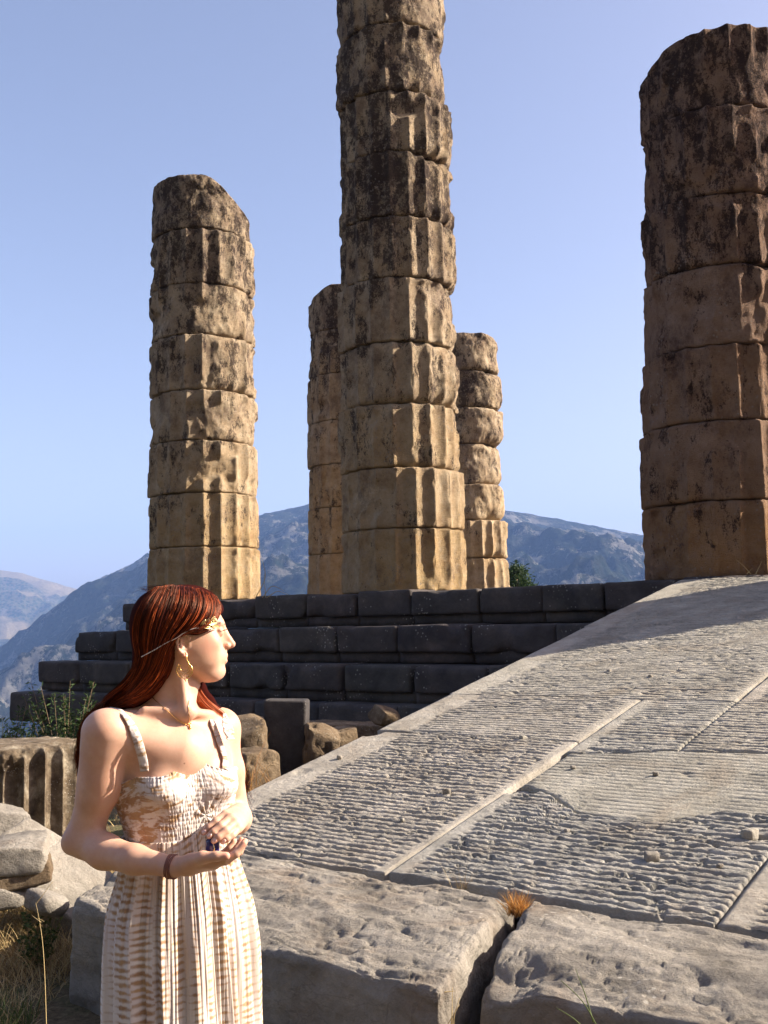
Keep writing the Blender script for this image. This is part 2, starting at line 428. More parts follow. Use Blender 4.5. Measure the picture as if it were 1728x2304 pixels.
dC = lambda i: [-0.45, -0.35, -0.3, -0.25, -0.35, -0.35, -0.3, -0.1, 0.0, 0.05, 0.0, 0.0][min(i, 11)]
column('tallest fluted column, in the middle, running out of the top of the photo', 0, -1.0,
       [0.87, 0.84, 0.90, 0.87, 0.92, 0.89, 0.95, 0.91, 1.03, 0.98, 0.98], 0.905, 3, dC,
       lambda i: [0.0, 0.15, 0.2, 0.45, 0.45, 0.35, 0.5, 0.6, 0.5, 0.5, 0.4, 0.4][min(i, 11)], 0.05)
column('stubby free standing column with a black slanting top, left of the tallest column', 4.1237, -1.0,
       [0.86, 0.87, 0.85, 0.83, 0.92, 0.86, 0.94, 0.95], 0.935, 5,
       lambda i: [-0.5, -0.4, -0.1, 0.1, -0.15, 0.0, -0.2, 0.9][i], lambda i: [0, 0, 0.1, 0.3, 0.35, 0.35, 0.1, 0.1][i], 0.045,
       top=lambda x, y: 0.60 * sst(0.15, 1.0, x) + 0.06 * sst(0.8, 0.95, -x), phase=9)
column('massive dark column at the right edge beside the head of the ramp', -4.604, -1.0,
       [0.86, 0.90, 0.86, 0.93, 0.84, 1.04, 0.99], 0.91, 8,
       lambda i: [-0.3, -0.15, -0.1, -0.05, 0.1, 0.2, 0.35][i], 0.0, 0.05,
       top=lambda x, y: 0.30 * sst(0.55, 0.98, -x) + 0.05 * sst(-0.3, 0.5, -x), phase=15, lean=0.040, mat=M['column_dark'])
column('golden brown column half hidden behind the left side of the tallest column', 4.1237, -1.0 - 3.95,
       [0.91, 0.89, 0.84, 0.85, 0.92, 0.89, 0.90], 0.90, 13,
       lambda i: [-0.5, -0.5, -0.4, -0.4, -0.3, 0.3, 0.6][i], 0.0, 0.03,
       top=lambda x, y: 0.22 * sst(0.3, 0.9, -x), phase=11)
column('low eroded column of rounded drums showing behind the right side of the tallest column', 4.1, -1.0 - 8.35,
       [0.97, 0.85, 0.82, 0.93, 0.82, 0.86, 0.90], 0.86, 17,
       lambda i: [-0.1, 0.0, 0.7, 0.7, 0.7, 0.7, 0.8][i], lambda i: [0.1, 0.35, 0.8, 0.5, 0.8, 0.8, 0.2][i], 0.07,
       top=lambda x, y: 0.15 * sst(0.3, 0.9, x), shift=0.03)

# ------------------------------------------------------------------ stepped platform
plat = empty('temple_platform', P(0.0, 0.0, Z0 - 1.5), 'dark stone platform of four steps carrying the columns', 'platform')
plat['kind'] = 'thing'
_block_meshes = {}
def frame_block(name, a0, a1, d0, d1, z0, z1, mat, parent, res=0.07, rad=0.03, rough=0.008, seed=0, chips=0.0, scale=5.0):
    """block spanning a0..a1 along the facade, d0..d1 outwards, z0..z1"""
    q, f = stone_geo((a1 - a0, d1 - d0, z1 - z0), res, rad, rough, scale, seed, chips)
    v = P(a0 + q[:, 0], d0 + q[:, 1], 0.0); v[:, 2] = z0 + q[:, 2]
    return v, f
def step_row(i, a_left, a_right, seed):
    rs = np.random.default_rng(seed)
    top = HT[i]; bot = (HT[i + 1] if i < 3 else top - 0.46)
    a = a_left; front = TR[i]
    k = 0
    while a > a_right:
        L_ = rs.uniform(0.85, 1.25) if i else rs.uniform(0.78, 1.1)
        a0 = max(a - L_, a_right)
        gap = rs.choice([0.010, 0.02, 0.045, 0.09], p=[.35, .3, .2, .15])
        dz = rs.normal(0, 0.008) if i else rs.normal(0, 0.012)
        out = rs.normal(0, 0.012)
        mb = MB()
        reb = 0.13 if i < 3 else 0.0
        ch = rs.choice([0.03, 0.14, 0.30], p=[.25, .45, .3])
        v, f = frame_block('b', a0 + gap / 2, a - gap / 2, front - 0.62, front + out, bot + reb + 0.004, top + dz, None, None,
                           0.05, 0.035, 0.012, seed * 100 + k, ch)
        mb.add(v, f)
        if reb:
            v, f = frame_block('b', a0 + 0.004, a - 0.004, front - 0.62, front + out - 0.07, bot + 0.003, bot + reb + 0.02, None, None,
                               0.12, 0.015, 0.005, seed * 100 + 50 + k)
            mb.add(v, f)
        mb.build('stone_block', M['step'], plat)
        a = a0; k += 1
for i in range(4):
    step_row(i, LEFT + TR[i], -6.6 if i == 0 else (-4.6 if i else 0), 21 + i)
# the body of the platform behind the step blocks
mb = MB()
for i in range(4):
    q, f = stone_geo((LEFT + TR[i] + 22, 24.0 - 0.5, HT[i] - (HT[i + 1] if i < 3 else HT[3] - 3.0) - 0.012), 2.0, 0.02, 0.0, 1, 40 + i)
    v = P(-22.0 + q[:, 0] - 0.10, (TR[i] - 24.03) + q[:, 1], 0.0)
    v[:, 2] = (HT[i + 1] if i < 3 else HT[3] - 3.0) + q[:, 2] - 0.006
    mb.add(v, f)
mb.build('platform_core', M['step'], plat)

# ------------------------------------------------------------------ ramp of grooved slabs
ramp_root = empty('stone_ramp', P(-A_EDGE - 1.5, D_FOOT, Z0 - 1.1), 'grey stone ramp with chiselled cross grooves climbing to the columns', 'ramp')
ramp_root['kind'] = 'thing'
PITCH_G = 0.046
def slab(a0, a1, d0, d1, seed, band_l=0.0, band_r=0.0, band_t=0.0, depth=0.0166, dz=0.0, res_d=0.0062, res_a=0.018,
         edge_wear=0.011, groove_fade=None, chips=()):
    """a0..a1 metres right of the middle column, d0..d1 outward; the top is cut with grooves running across"""
    c0 = d0 if callable(d0) else (lambda A_: A_ * 0 + d0)
    c1 = d1 if callable(d1) else (lambda A_: A_ * 0 + d1)
    am = np.linspace(a0, a1, 9)
    na = max(8, int((a1 - a0) / res_a)); nd = max(8, int(np.max(c1(am) - c0(am)) / res_d))
    s_ = np.linspace(0, 1, na); t_ = np.linspace(0, 1, nd)
    S, T = np.meshgrid(s_, t_, indexing='ij')
    A = a0 + (a1 - a0) * S
    # wandering joint lines
    j0 = c0(A) + 0.012 * vnoise(np.stack([A * 3, A * 0 + seed, A * 0], -1), seed)
    j1 = c1(A) + 0.012 * vnoise(np.stack([A * 3, A * 0 + seed + 5, A * 0], -1), seed + 1)
    D = j0 + (j1 - j0) * T
    A = A + 0.006 * vnoise(np.stack([D * 4, A * 0, A * 0 + seed], -1), seed + 2) * np.abs(2 * S - 1) ** 6
    key = np.stack([A, D, A * 0 + seed * 3.3], -1)
    warp = 0.003 * fbm(key * np.array([1.6, 2.0, 1]), 3, seed + 3) + 0.0013 * fbm(key * np.array([9, 5, 1]), 3, seed + 31)
    ph = ((D + warp) / PITCH_G + 0.3 * fbm(key * np.array([0.5, 0.5, 1]), 1, seed + 7)) % 1.0
    gi = np.floor((D + warp) / PITCH_G)
    gw = _hash(gi.astype(np.int64), gi.astype(np.int64) * 0, gi.astype(np.int64) * 0, seed)
    # steep on the downhill side, flat crests
    g = sst(0.0, 0.16, ph) * sst(1.0, 0.80, ph) * (1 - 0.35 * sst(0.55, 0.9, ph))
    g = g * (0.84 + 0.16 * gw)
    crumble = fbm(key * np.array([30, 62, 1]), 4, seed + 8, 0.7)
    crumble2 = fbm(key * np.array([9, 24, 1]), 3, seed + 9, 0.6)
    gd = depth * (1 + 0.6 * fbm(key * 1.1, 2, seed + 10))
    if groove_fade is not None: gd = gd * groove_fade(A, D)
    # smooth drafted margins
    bl = band_l * (1 + 0.25 * fbm(key * np.array([1, 3.5, 1]), 3, seed + 11)); br = band_r * (1 + 0.3 * fbm(key * np.array([1, 3.5, 1]), 3, seed + 12))
    m = np.ones_like(A)
    wob = 0.02 * fbm(key * np.array([4, 12, 1]), 3, seed + 13)
    if band_l: m = m * sst(bl - 0.015, bl + 0.03, (A - a0) + wob)
    if band_r: m = m * sst(br - 0.015, br + 0.03, (a1 - A) + wob)
    if band_t: m = m * sst(band_t - 0.01, band_t + 0.03, (D - j0) + wob)
    h = gd * (g - 1.0) * m * (0.75 + 0.5 * np.clip(crumble2 + 0.5, 0, 1.3))
    h = h + m * gd * (0.30 * crumble + 0.20 * crumble2) - m * gd * 0.7 * sst(0.36, 0.46, fbm(key * np.array([22, 40, 1]), 3, seed + 14))
    h = h - (1 - m) * (0.0045 - 0.0022 * fbm(key * 24, 4, seed + 15, 0.65)) + 0.006 * fbm(key * 0.9, 2, seed + 16)
    # worn arrises of the slab
    ea = np.minimum(A - a0, a1 - A); ed = np.minimum(D - j0, j1 - D)
    wr = edge_wear * (0.5 + np.clip(fbm(key * 3, 3, seed + 17) + 0.3, 0, 1.2))
    e = np.minimum(ea, ed)
    k = np.clip(1 - e / wr, 0, 1); h = h - wr * 0.8 * (1 - np.sqrt(1 - k * k * 0.98))
    for (ca, cd, cr, cdp) in chips:
        rr_ = np.hypot(A - ca, D - cd) / (cr * (1 + 0.5 * fbm(key * 6, 3, seed + 18)))
        h = h - cdp * sst(1.0, 0.35, rr_)
    Z = ramp_z(D) + h + dz
    top = P(-A, D, 0.0); top[..., 2] = Z
    # skirt
    border = np.concatenate([np.arange(na) * nd, (na - 1) * nd + np.arange(1, nd), (np.arange(na - 2, -1, -1)) * nd + nd - 1, np.arange(nd - 2, 0, -1)])
    tv = top.reshape(-1, 3)
    lo = tv[border].copy(); lo[:, 2] -= 0.085; lo[:, :2] += 0.0
    n0 = len(tv); nb = len(border); i = np.arange(nb); j = (i + 1) % nb
    f = grid_faces(na, nd)[:, ::-1]
    sk = np.stack([border[i], border[j], n0 + j, n0 + i], -1)
    return mesh_np('paving_slab', np.vstack([tv, lo]), np.concatenate([f, sk]), M['ramp'], ramp_root)
E0 = A_EDGE; B1 = E0 + 1.5174; B2 = E0 + 2.9773; B0 = 6.65
G = 0.007
JOINT5 = lambda A: np.interp(A, [6.0, 6.09, 6.30, 6.53, 6.9, 7.13, 7.5], [6.36, 6.33, 6.44, 6.63, 6.66, 6.48, 6.40])
TOP5 = lambda A: np.interp(A, [6.0, 6.41, 6.6, 7.12, 7.5], [5.80, 5.72, 5.66, 5.61, 5.60])
slab(E0 + 0.00, B1 - G, 5.60, D_FOOT, 1, band_l=0.27, band_r=0.06, res_d=0.0043, res_a=0.011, depth=0.0264, chips=((E0 + 0.08, 6.42, 0.07, 0.012), (E0 + 0.02, 5.62, 0.12, 0.03)))
slab(E0 + 0.03, B1 - G, 4.70, 5.585, 2, band_l=0.24, band_r=0.07, depth=0.0195)
slab(E0 + 0.01, B0 - G, 2.4, 4.685, 3, band_l=0.24, band_r=0.05, depth=0.0195)
slab(E0 - 0.02, B0 - G, 0.0, 2.385, 31, band_l=0.24, band_r=0.05, depth=0.0185, res_d=0.0075)
slab(B1 + G, B2 - G, JOINT5, D_FOOT, 4, band_l=0.075, band_r=0.0, depth=0.0250, res_d=0.0043, res_a=0.011,
     chips=((B1 + 0.09, 6.33, 0.14, 0.035),))
slab(B1 + 0.028, B2 - G, TOP5, lambda A: JOINT5(A) - 0.014, 5, depth=0.0098, dz=-0.008, edge_wear=0.02)
slab(B1 + G, B0 - G, 4.70, lambda A: TOP5(A) - 0.014, 6, band_l=0.08, depth=0.0195)
slab(B0 + G, B2 - G, 4.70, lambda A: TOP5(A) - 0.014, 61, depth=0.0215)
slab(B0 + G, B0 + 1.6, 2.4, 4.685, 7, band_l=0.085, depth=0.0195)
slab(B0 + G, B0 + 1.6, 0.0, 2.385, 71, band_l=0.05, depth=0.0176, res_d=0.0075)
slab(B2 + G, B2 + 1.55, 5.62, D_FOOT, 8, band_l=0.10, band_r=0.05, depth=0.0273)
slab(B2 + G, B2 + 1.55, 4.70, 5.605, 9, depth=0.0195)
slab(B2 + 1.565, B2 + 3.1, 4.70, D_FOOT, 11, band_l=0.06, depth=0.0195, res_d=0.012, res_a=0.04)
slab(B0 + 1.615, B2 + 3.1, 2.4, 4.685, 12, band_l=0.06, depth=0.0195, res_d=0.012, res_a=0.04)
slab(B0 + 1.615, B2 + 3.1, 0.0, 2.385, 13, band_l=0.06, depth=0.0195, res_d=0.012, res_a=0.04)
# solid body under the slabs
sz = 0.08
cs = [(E0 + 0.03, 0.0), (B2 + 3.1, 0.0), (B2 + 3.1, D_FOOT - 0.16), (E0 + 0.03, D_FOOT - 0.16)]
tv = np.array([P(-a, d, ramp_z(d) - sz) for a, d in cs]); bv = tv.copy(); bv[:, 2] = -0.3
mesh_np('ramp_core', np.vstack([tv, bv]), np.array([[0, 1, 2, 3], [7, 6, 5, 4], [0, 4, 5, 1], [1, 5, 6, 2], [2, 6, 7, 3], [3, 7, 4, 0]]), M['block'], ramp_root, smooth=False)
# ------------------------------------------------------------------ a further column of the row, standing right of the frame: its shadow crosses the ramp
column('dark column of the front row standing right of the ramp head', -8.2, -1.0, [0.93] * 6, 0.91, 19, -0.2, 0.0, 0.04)

# ------------------------------------------------------------------ foundation blocks before the foot of the ramp
def quad_block(name, corners, zt, zb, res, rad, rough, seed, mat, parent=None, chips=0.0, scale=5.0, aniso=(1, 1, 1), front_drop=0.0, cuts=()):
    """corners: (a,d) back-left, back-right, front-right, front-left"""
    bl, br, fr, fl = [np.array(c, dtype=float) for c in corners]
    L_ = 0.5 * (np.linalg.norm(br - bl) + np.linalg.norm(fr - fl)); D_ = 0.5 * (np.linalg.norm(fl - bl) + np.linalg.norm(fr - br))
    q, f = stone_geo((L_, D_, zt - zb), res, rad, rough, scale, seed, chips, aniso)
    s_, t_ = (q[:, 0] / L_)[:, None], (q[:, 1] / D_)[:, None]
    ad = (bl * (1 - s_) + br * s_) * (1 - t_) + (fl * (1 - s_) + fr * s_) * t_
    z = zb + q[:, 2]
    hf = np.clip(q[:, 2] / (zt - zb), 0, 1)
    z = z - front_drop * hf * sst(0.45, 1.05, t_[:, 0])
    for (ca, cd, cr, dep) in cuts:
        rr_ = np.hypot(ad[:, 0] - ca, ad[:, 1] - cd) / (cr * (1 + 0.4 * fbm(q * 6, 3, seed + 3)))
        z = z - dep * hf * sst(1.0, 0.2, rr_)
    # splits and flakes running along the bed of the stone
    ck_ = np.abs(vnoise(np.stack([ad[:, 0] * 3.2 + ad[:, 1] * 2.0, ad[:, 1] * 9 - ad[:, 0] * 2.5, z * 4], -1) + 0.35 * fbm(q * 9, 3, seed)[:, None], seed + 41))
    ck2 = np.abs(vnoise(np.stack([ad[:, 0] * 9, ad[:, 1] * 22, z * 6], -1) + 0.5 * fbm(q * 14, 3, seed + 2)[:, None], seed + 42))
    z = z - hf * (0.011 * sst(0.05, 0.0, ck_) + 0.006 * sst(0.10, 0.0, ck2) + 0.007 * sst(0.3, 0.32, fbm(np.stack([ad[:, 0] * 5, ad[:, 1] * 11, z * 0], -1), 3, seed + 43)))
    v = P(-ad[:, 0], ad[:, 1], 0.0); v[:, 2] = z
    v[:, :2] += (1 - hf)[:, None] * 0
    o = mesh_np(name, v, f[:, ::-1], mat, parent)
    return o
tag(quad_block('foundation_block', [(4.72, 7.52), (6.70, 7.52), (6.94, 8.40), (5.02, 8.38)], 0.497, -0.15, 0.0095, 0.022, 0.020, 61, M['block'], scale=9, chips=0.035,
               aniso=(0.5, 1.8, 1), front_drop=0.06, cuts=((6.72, 7.60, 0.10, 0.05),)),
    'long rough grey block before the ramp foot, directly behind the woman', 'stone block', 'foundation blocks at the foot of the ramp')
tag(quad_block('foundation_block', [(6.78, 7.52), (9.3, 7.52), (9.3, 8.18), (7.00, 8.26)], 0.497, -0.15, 0.0105, 0.030, 0.020, 67, M['block'], scale=9, chips=0.035,
               aniso=(0.6, 1.7, 1), front_drop=0.06, cuts=((7.03, 8.2, 0.25, 0.05),)),
    'rough pale grey stone block in the bottom right corner, with a rounded front edge', 'stone block', 'foundation blocks at the foot of the ramp')

# unseen stones added for their shade beside and behind the photographer, outside the frame
tag(quad_block('added_shadow_block', [(8.75, 7.62), (9.9, 7.62), (9.9, 8.15), (8.62, 8.15)], 0.80, 0.44, 0.05, 0.05, 0.015, 68, M['block'], chips=0.05),
    'unseen grey block added on the right front block to cast a shadow', 'stone block')  # added out of view for its cast shadow
added_altar = empty('added_altar', (1.0, -7.5, 0.0), 'unseen mass of dark grey blocks added behind the photographer to hold back skylight', 'added_altar')  # unseen, added to keep skylight off the camera-facing sides
for i in range(9):
    for r_ in range(6):
        q, f = stone_geo((1.58, 1.5, 0.69), 0.25, 0.03, 0.01, 4, 700 + i * 7 + r_)
        mesh_np('stone_block', q + np.array([-6.2 + 1.6 * i + (0.8 if r_ % 2 else 0), -8.2, -0.1 + 0.7 * r_]), f, M['dark'], added_altar)

# ------------------------------------------------------------------ ground, valley, mountains
def ground_h(x, y):
    p = np.stack([x, y, x * 0], -1)
    h = 0.10 * sst(3, 9, y) + 0.16 * sst(4.2, 6.2, y + 0.3 * x) * sst(-0.9, -1.8, x) * sst(9, 6.5, y)
    h = h + 0.03 * fbm(p * 1.3, 3, 91) + 0.012 * fbm(p * 6, 3, 92)
    r = np.hypot(x, y)
    # the terrace edge: the land falls away to the left of and behind the temple
    q = np.maximum((-x - 4.5) * 0.8 + (y - 13.5) * 0.6, 0)
    q = np.where(y > 11, q, np.maximum(-x - 9, 0) * sst(0, 8, y))
    q2 = np.maximum(y - 42, 0)
    qq = np.maximum(q, q2)
    h = h - np.minimum(0.5 * qq, 320) * sst(0, 4, qq)
    # the slope above, behind the photographer
    h = h + 0.65 * np.maximum(-y - 14, 0) * sst(0, 20, -y - 14)
    return h
rr = np.concatenate([np.linspace(0.02, 12, 240), np.geomspace(12.1, 6400, 150)])
aa = np.linspace(0, 2 * math.pi, 361)[:-1]
AA, RR = np.meshgrid(aa, rr, indexing='ij')
gx, gy = np.sin(AA) * RR, np.cos(AA) * RR
gz = np.minimum(ground_h(gx, gy), 420)
far = sst(200, 900, RR)
gz = gz + far * 30 * fbm(np.stack([gx, gy, gx * 0], -1) / 700, 3, 95)
def mat_ground():
    s = NT('dry_soil_and_grass'); p = s.pos
    a = s.noise(p, 1.6, 8, 0.7); b = s.noise(p, 40, 6, 0.75)
    soil = s.ramp(b, [(0.3, (0.06, 0.045, 0.028)), (0.55, (0.15, 0.115, 0.07)), (0.75, (0.27, 0.215, 0.13))])
    grn = s.ramp(b, [(0.3, (0.03, 0.045, 0.015)), (0.7, (0.10, 0.13, 0.05))])
    c = s.mix(s.maprange(a, 0.48, 0.62, 0, 0.7), soil, grn)
    d = s.n('ShaderNodeVectorMath', operation='LENGTH'); s.l(p, d.inputs[0])
    far_ = s.maprange(d.outputs['Value'], 60, 200)
    c = s.mix(far_, c, s.mix(s.maprange(s.noise(p, 0.02, 8, 0.7), 0.4, 0.6), (0.05, 0.07, 0.03), (0.16, 0.15, 0.09)))
    return s.done(c, 0.95, s.bump(b, 0.8, 0.02), 0.1)
tag(mesh_np('ground', np.stack([gx, gy, gz], -1).reshape(-1, 3), grid_faces(360, len(rr), True)[:, ::-1], mat_ground()), kind='structure')

def elev(px, py):
    d = FW + RT * ((px - 864) / F_PX) - UP * ((py - 1152) / F_PX)
    return math.atan2(d[0], d[1]), d[2] / math.hypot(d[0], d[1])
def ridge_profile(pts):
    e = [elev(*q) for q in pts]
    return np.array([a for a, _ in e]), np.array([t for _, t in e])
def mat_mountain(name, green, rock, dry, rock_lo, rock_hi, dry_amt):
    s = NT(name); p = s.pos
    tr = s.noise(p, 0.045, 8, 0.85); t2 = s.voro(p, 0.085)
    g = s.mix(s.maprange(tr, 0.40, 0.60), tuple(c * 0.5 for c in green), tuple(c * 2.2 for c in green))
    g = s.mix(s.maprange(t2, 0.35, 0.6, 0, 0.55), g, s.mix(0.5, dry, g))
    st = s.math('ADD', s.noise(s.mapping(p, (1, 1, 0.4)), 0.012, 12, 0.82), s.math('MULTIPLY', s.math('SUBTRACT', s.noise(p, 0.08, 4, 0.8), 0.5), 0.28))
    m = s.math('MULTIPLY', s.maprange(st, rock_lo, rock_hi), s.maprange(s.noise(s.mapping(p, loc=(400, 90, 0)), 0.0028, 5, 0.6), 0.40, 0.56))
    c = s.mix(m, g, s.mix(s.maprange(tr, 0.35, 0.65), tuple(c * 0.6 for c in rock), rock))
    c = s.mix(s.math('MULTIPLY', s.maprange(s.noise(s.mapping(p, (1, 1, 3)), 0.0022, 4, 0.5), 0.50, 0.54), dry_amt), c, s.mix(s.maprange(tr, 0.3, 0.7), dry, tuple(c * 0.7 for c in dry)))
    nb = s.bump(tr, 1.0, 12.0)
    nb = s.bump(st, 1.0, 22.0, nb)
    return s.done(c, 0.95, nb, 0.05)
def mountain(name, pts, dist, near, zfoot, azr, mat, seed, rough, power=0.9, naz=420, nr=150, back=600):
    az, te = ridge_profile(pts)
    A_ = np.linspace(azr[0], azr[1], naz)
    top = np.interp(A_, az, te)
    rr_ = np.linspace(0, 1, nr)
    AA, T = np.meshgrid(A_, rr_, indexing='ij')
    TE = np.interp(AA, az, te)
    ext = near + (dist - near) * T / 0.85
    Rr = np.where(T < 0.85, ext, dist + (T - 0.85) / 0.15 * back)
    ztop = Z0 + TE * dist
    k = np.clip(T / 0.85, 0, 1)
    z = zfoot + (ztop - zfoot) * k ** power
    z = np.where(T > 0.85, ztop - (T - 0.85) / 0.15 * back * 0.5, z)
    p = np.stack([np.sin(AA) * Rr, np.cos(AA) * Rr, AA * 0], -1)
    amp = rough * np.sin(np.pi * np.clip(T / 0.85, 0, 1)) ** 0.6 * np.where(T > .85, 0, 1)
    z = z + amp * (ridged(p / 420, 5, seed) * 0.8 + 0.5 * fbm(p / 90, 5, seed + 9, .6)) 
    z = z + (rough * 0.035) * fbm(p / 30, 4, seed + 30, .7)
    v = np.stack([p[..., 0], p[..., 1], z], -1).reshape(-1, 3)
    return tag(mesh_np(name, v, grid_faces(naz, nr)[:, ::-1], mat), kind='structure')
MM = mat_mountain('scrub_mountain', (0.012, 0.020, 0.014), (0.30, 0.29, 0.27), (0.07, 0.065, 0.045), 0.51, 0.555, 0.0)
MH = mat_mountain('scrub_hill', (0.035, 0.045, 0.02), (0.28, 0.25, 0.20), (0.36, 0.29, 0.17), 0.55, 0.63, 0.9)
mountain('mountain', [(-2600, 1750), (-700, 1600), (-150, 1490), (0, 1460), (35, 1440), (84, 1398), (130, 1362), (178, 1330), (245, 1298), (331, 1250), (420, 1212), (500, 1182), (590, 1158), (640, 1148), (700, 1138),
                      (800, 1128), (900, 1126), (1010, 1134), (1100, 1144), (1151, 1151), (1200, 1158), (1281, 1172), (1350, 1186), (1448, 1204), (1600, 1235), (2200, 1300), (4000, 1390), (7000, 1420)],
         2600, 500, -190, (-1.15, 1.15), MM, 5, 100, 1.0, 700, 300)
mountain('hill', [(-3000, 1250), (-1200, 1240), (-300, 1240), (-100, 1262), (0, 1283), (50, 1290), (100, 1306), (165, 1327), (240, 1345), (400, 1380), (900, 1420), (3000, 1440)],
         4600, 2900, -260, (-1.15, 0.6), MH, 15, 90, 0.8, 420, 120)

# ------------------------------------------------------------------ haze
HX, HB, HTOP = 6900.0, -385.0, 640.0
hv = np.array([[sx * HX, sy * HX, z] for z in (HB, HTOP) for sx, sy in ((-1, -1), (1, -1), (1, 1), (-1, 1))], dtype=float)
hm = bpy.data.materials.new('air_haze'); hm.use_nodes = True; ht = hm.node_tree; ht.nodes.clear()
hp = ht.nodes.new('ShaderNodeVolumePrincipled'); hoo = ht.nodes.new('ShaderNodeOutputMaterial')
hp.inputs['Color'].default_value = (0.26, 0.46, 1.0, 1); hp.inputs['Density'].default_value = 0.000165; hp.inputs['Anisotropy'].default_value = 0.0
ht.links.new(hp.outputs[0], hoo.inputs['Volume'])
haze = mesh_np('haze', hv, np.array([[3, 2, 1, 0], [4, 5, 6, 7], [0, 1, 5, 4], [1, 2, 6, 5], [2, 3, 7, 6], [3, 0, 4, 7]]), hm, smooth=False)
tag(haze, 'thin blue air haze over the valley', kind='stuff')
# ------------------------------------------------------------------ the woman
class SDF:
    def __init__(s, lo, hi, h):
        s.lo = np.array(lo, dtype=float); s.h = h
        s.n = np.ceil((np.array(hi) - s.lo) / h).astype(int) + 1
        s.ax = [(s.lo[i] + np.arange(s.n[i]) * h).astype(np.float32) for i in range(3)]
        s.d = np.full(tuple(s.n), 0.06, dtype=np.float32)
    def win(s, lo, hi, m):
        a = [max(0, int((lo[i] - m - s.lo[i]) / s.h)) for i in range(3)]
        b = [min(s.n[i], int((hi[i] + m - s.lo[i]) / s.h) + 2) for i in range(3)]
        if any(b[i] <= a[i] for i in range(3)): return None, None
        sl = tuple(slice(a[i], b[i]) for i in range(3))
        X, Y, Z = np.meshgrid(s.ax[0][sl[0]], s.ax[1][sl[1]], s.ax[2][sl[2]], indexing='ij', sparse=False)
        return sl, (X, Y, Z)
    def put(s, lo, hi, fn, k=0.01, mode='add'):
        sl, g = s.win(lo, hi, k + 3 * s.h + 0.012)
        if sl is None: return
        e = fn(*g).astype(np.float32); d = s.d[sl]
        if mode == 'add':
            hh = np.maximum(k - np.abs(d - e), 0) / k; s.d[sl] = np.minimum(d, e) - hh * hh * k * 0.25
        elif mode == 'sub':
            e = -e; hh = np.maximum(k - np.abs(d - e), 0) / k; s.d[sl] = np.maximum(d, e) + hh * hh * k * 0.25
        elif mode == 'fn': s.d[sl] = e
    def cone(s, a, b, ra, rb, k=0.012, mode='add'):
        a = np.array(a, dtype=float); b = np.array(b, dtype=float); ab = b - a; L2 = ab @ ab
        def fn(X, Y, Z):
            t = ((X - a[0]) * ab[0] + (Y - a[1]) * ab[1] + (Z - a[2]) * ab[2]) / L2
            t = np.clip(t, 0, 1)
            return np.sqrt((X - a[0] - t * ab[0]) ** 2 + (Y - a[1] - t * ab[1]) ** 2 + (Z - a[2] - t * ab[2]) ** 2) - (ra + (rb - ra) * t)
        r = max(ra, rb); s.put(np.minimum(a, b) - r, np.maximum(a, b) + r, fn, k, mode)
    def chain(s, pts, rad, k=0.012):
        for i in range(len(pts) - 1): s.cone(pts[i], pts[i + 1], rad[i], rad[i + 1], k)
    def ell(s, c, r, axes=None, k=0.01, mode='add'):
        c = np.array(c, dtype=float); r = np.array(r, dtype=float)
        A = np.eye(3) if axes is None else np.array(axes)
        def fn(X, Y, Z):
            q = [(X - c[0]) * A[i][0] + (Y - c[1]) * A[i][1] + (Z - c[2]) * A[i][2] for i in range(3)]
            k0 = np.sqrt(sum((q[i] / r[i]) ** 2 for i in range(3))); k1 = np.sqrt(sum((q[i] / r[i] ** 2) ** 2 for i in range(3)))
            return np.where(k0 < 1e-3, -r.min(), k0 * (k0 - 1) / np.maximum(k1, 1e-6))
        m = r.max(); s.put(c - m, c + m, fn, k, mode)
    def mesh(s):
        d = s.d; ins = d < 0
        nx, ny, nz = d.shape
        c = np.zeros((nx - 1, ny - 1, nz - 1), dtype=np.int8)
        for a in (0, 1):
            for b in (0, 1):
                for e in (0, 1): c += ins[a:nx - 1 + a, b:ny - 1 + b, e:nz - 1 + e]
        act = (c > 0) & (c < 8)
        I = np.argwhere(act); idx = -np.ones(act.shape, dtype=np.int32); idx[act] = np.arange(len(I))
        acc = np.zeros((len(I), 3)); cnt = np.zeros(len(I))
        cor = [(a, b, e) for a in (0, 1) for b in (0, 1) for e in (0, 1)]
        V = {q: d[I[:, 0] + q[0], I[:, 1] + q[1], I[:, 2] + q[2]] for q in cor}
        for q in cor:
            for ax in range(3):
                if q[ax] == 0:
                    q2 = tuple(q[i] + (1 if i == ax else 0) for i in range(3))
                    a, b = V[q], V[q2]; m = (a < 0) != (b < 0)
                    t = np.where(m, a / np.where(m, a - b, 1), 0)
                    for i in range(3):
                        acc[:, i] += np.where(m, q[i] + (t if i == ax else 0), 0)
                    cnt += m
        v = s.lo + (I + acc / cnt[:, None]) * s.h
        F = []
        for ax in range(3):
            o = [i for i in range(3) if i != ax]
            a = ins; sl0 = [slice(None)] * 3; sl1 = [slice(None)] * 3
            sl0[ax] = slice(0, -1); sl1[ax] = slice(1, None)
            A_, B_ = ins[tuple(sl0)], ins[tuple(sl1)]
            E = np.argwhere(A_ != B_)
            E = E[(E[:, o[0]] > 0) & (E[:, o[1]] > 0) & (E[:, o[0]] < d.shape[o[0]] - 1) & (E[:, o[1]] < d.shape[o[1]] - 1)]
            def g(du, dv):
                q = E.copy(); q[:, o[0]] -= du; q[:, o[1]] -= dv
                return idx[q[:, 0], q[:, 1], q[:, 2]]
            quad = np.stack([g(1, 1), g(0, 1), g(0, 0), g(1, 0)], -1)
            flip = A_[E[:, 0], E[:, 1], E[:, 2]]
            if ax == 1: flip = ~flip
            quad = np.where(flip[:, None], quad, quad[:, ::-1])
            F.append(quad[(quad >= 0).all(1)])
        return v, np.concatenate(F)

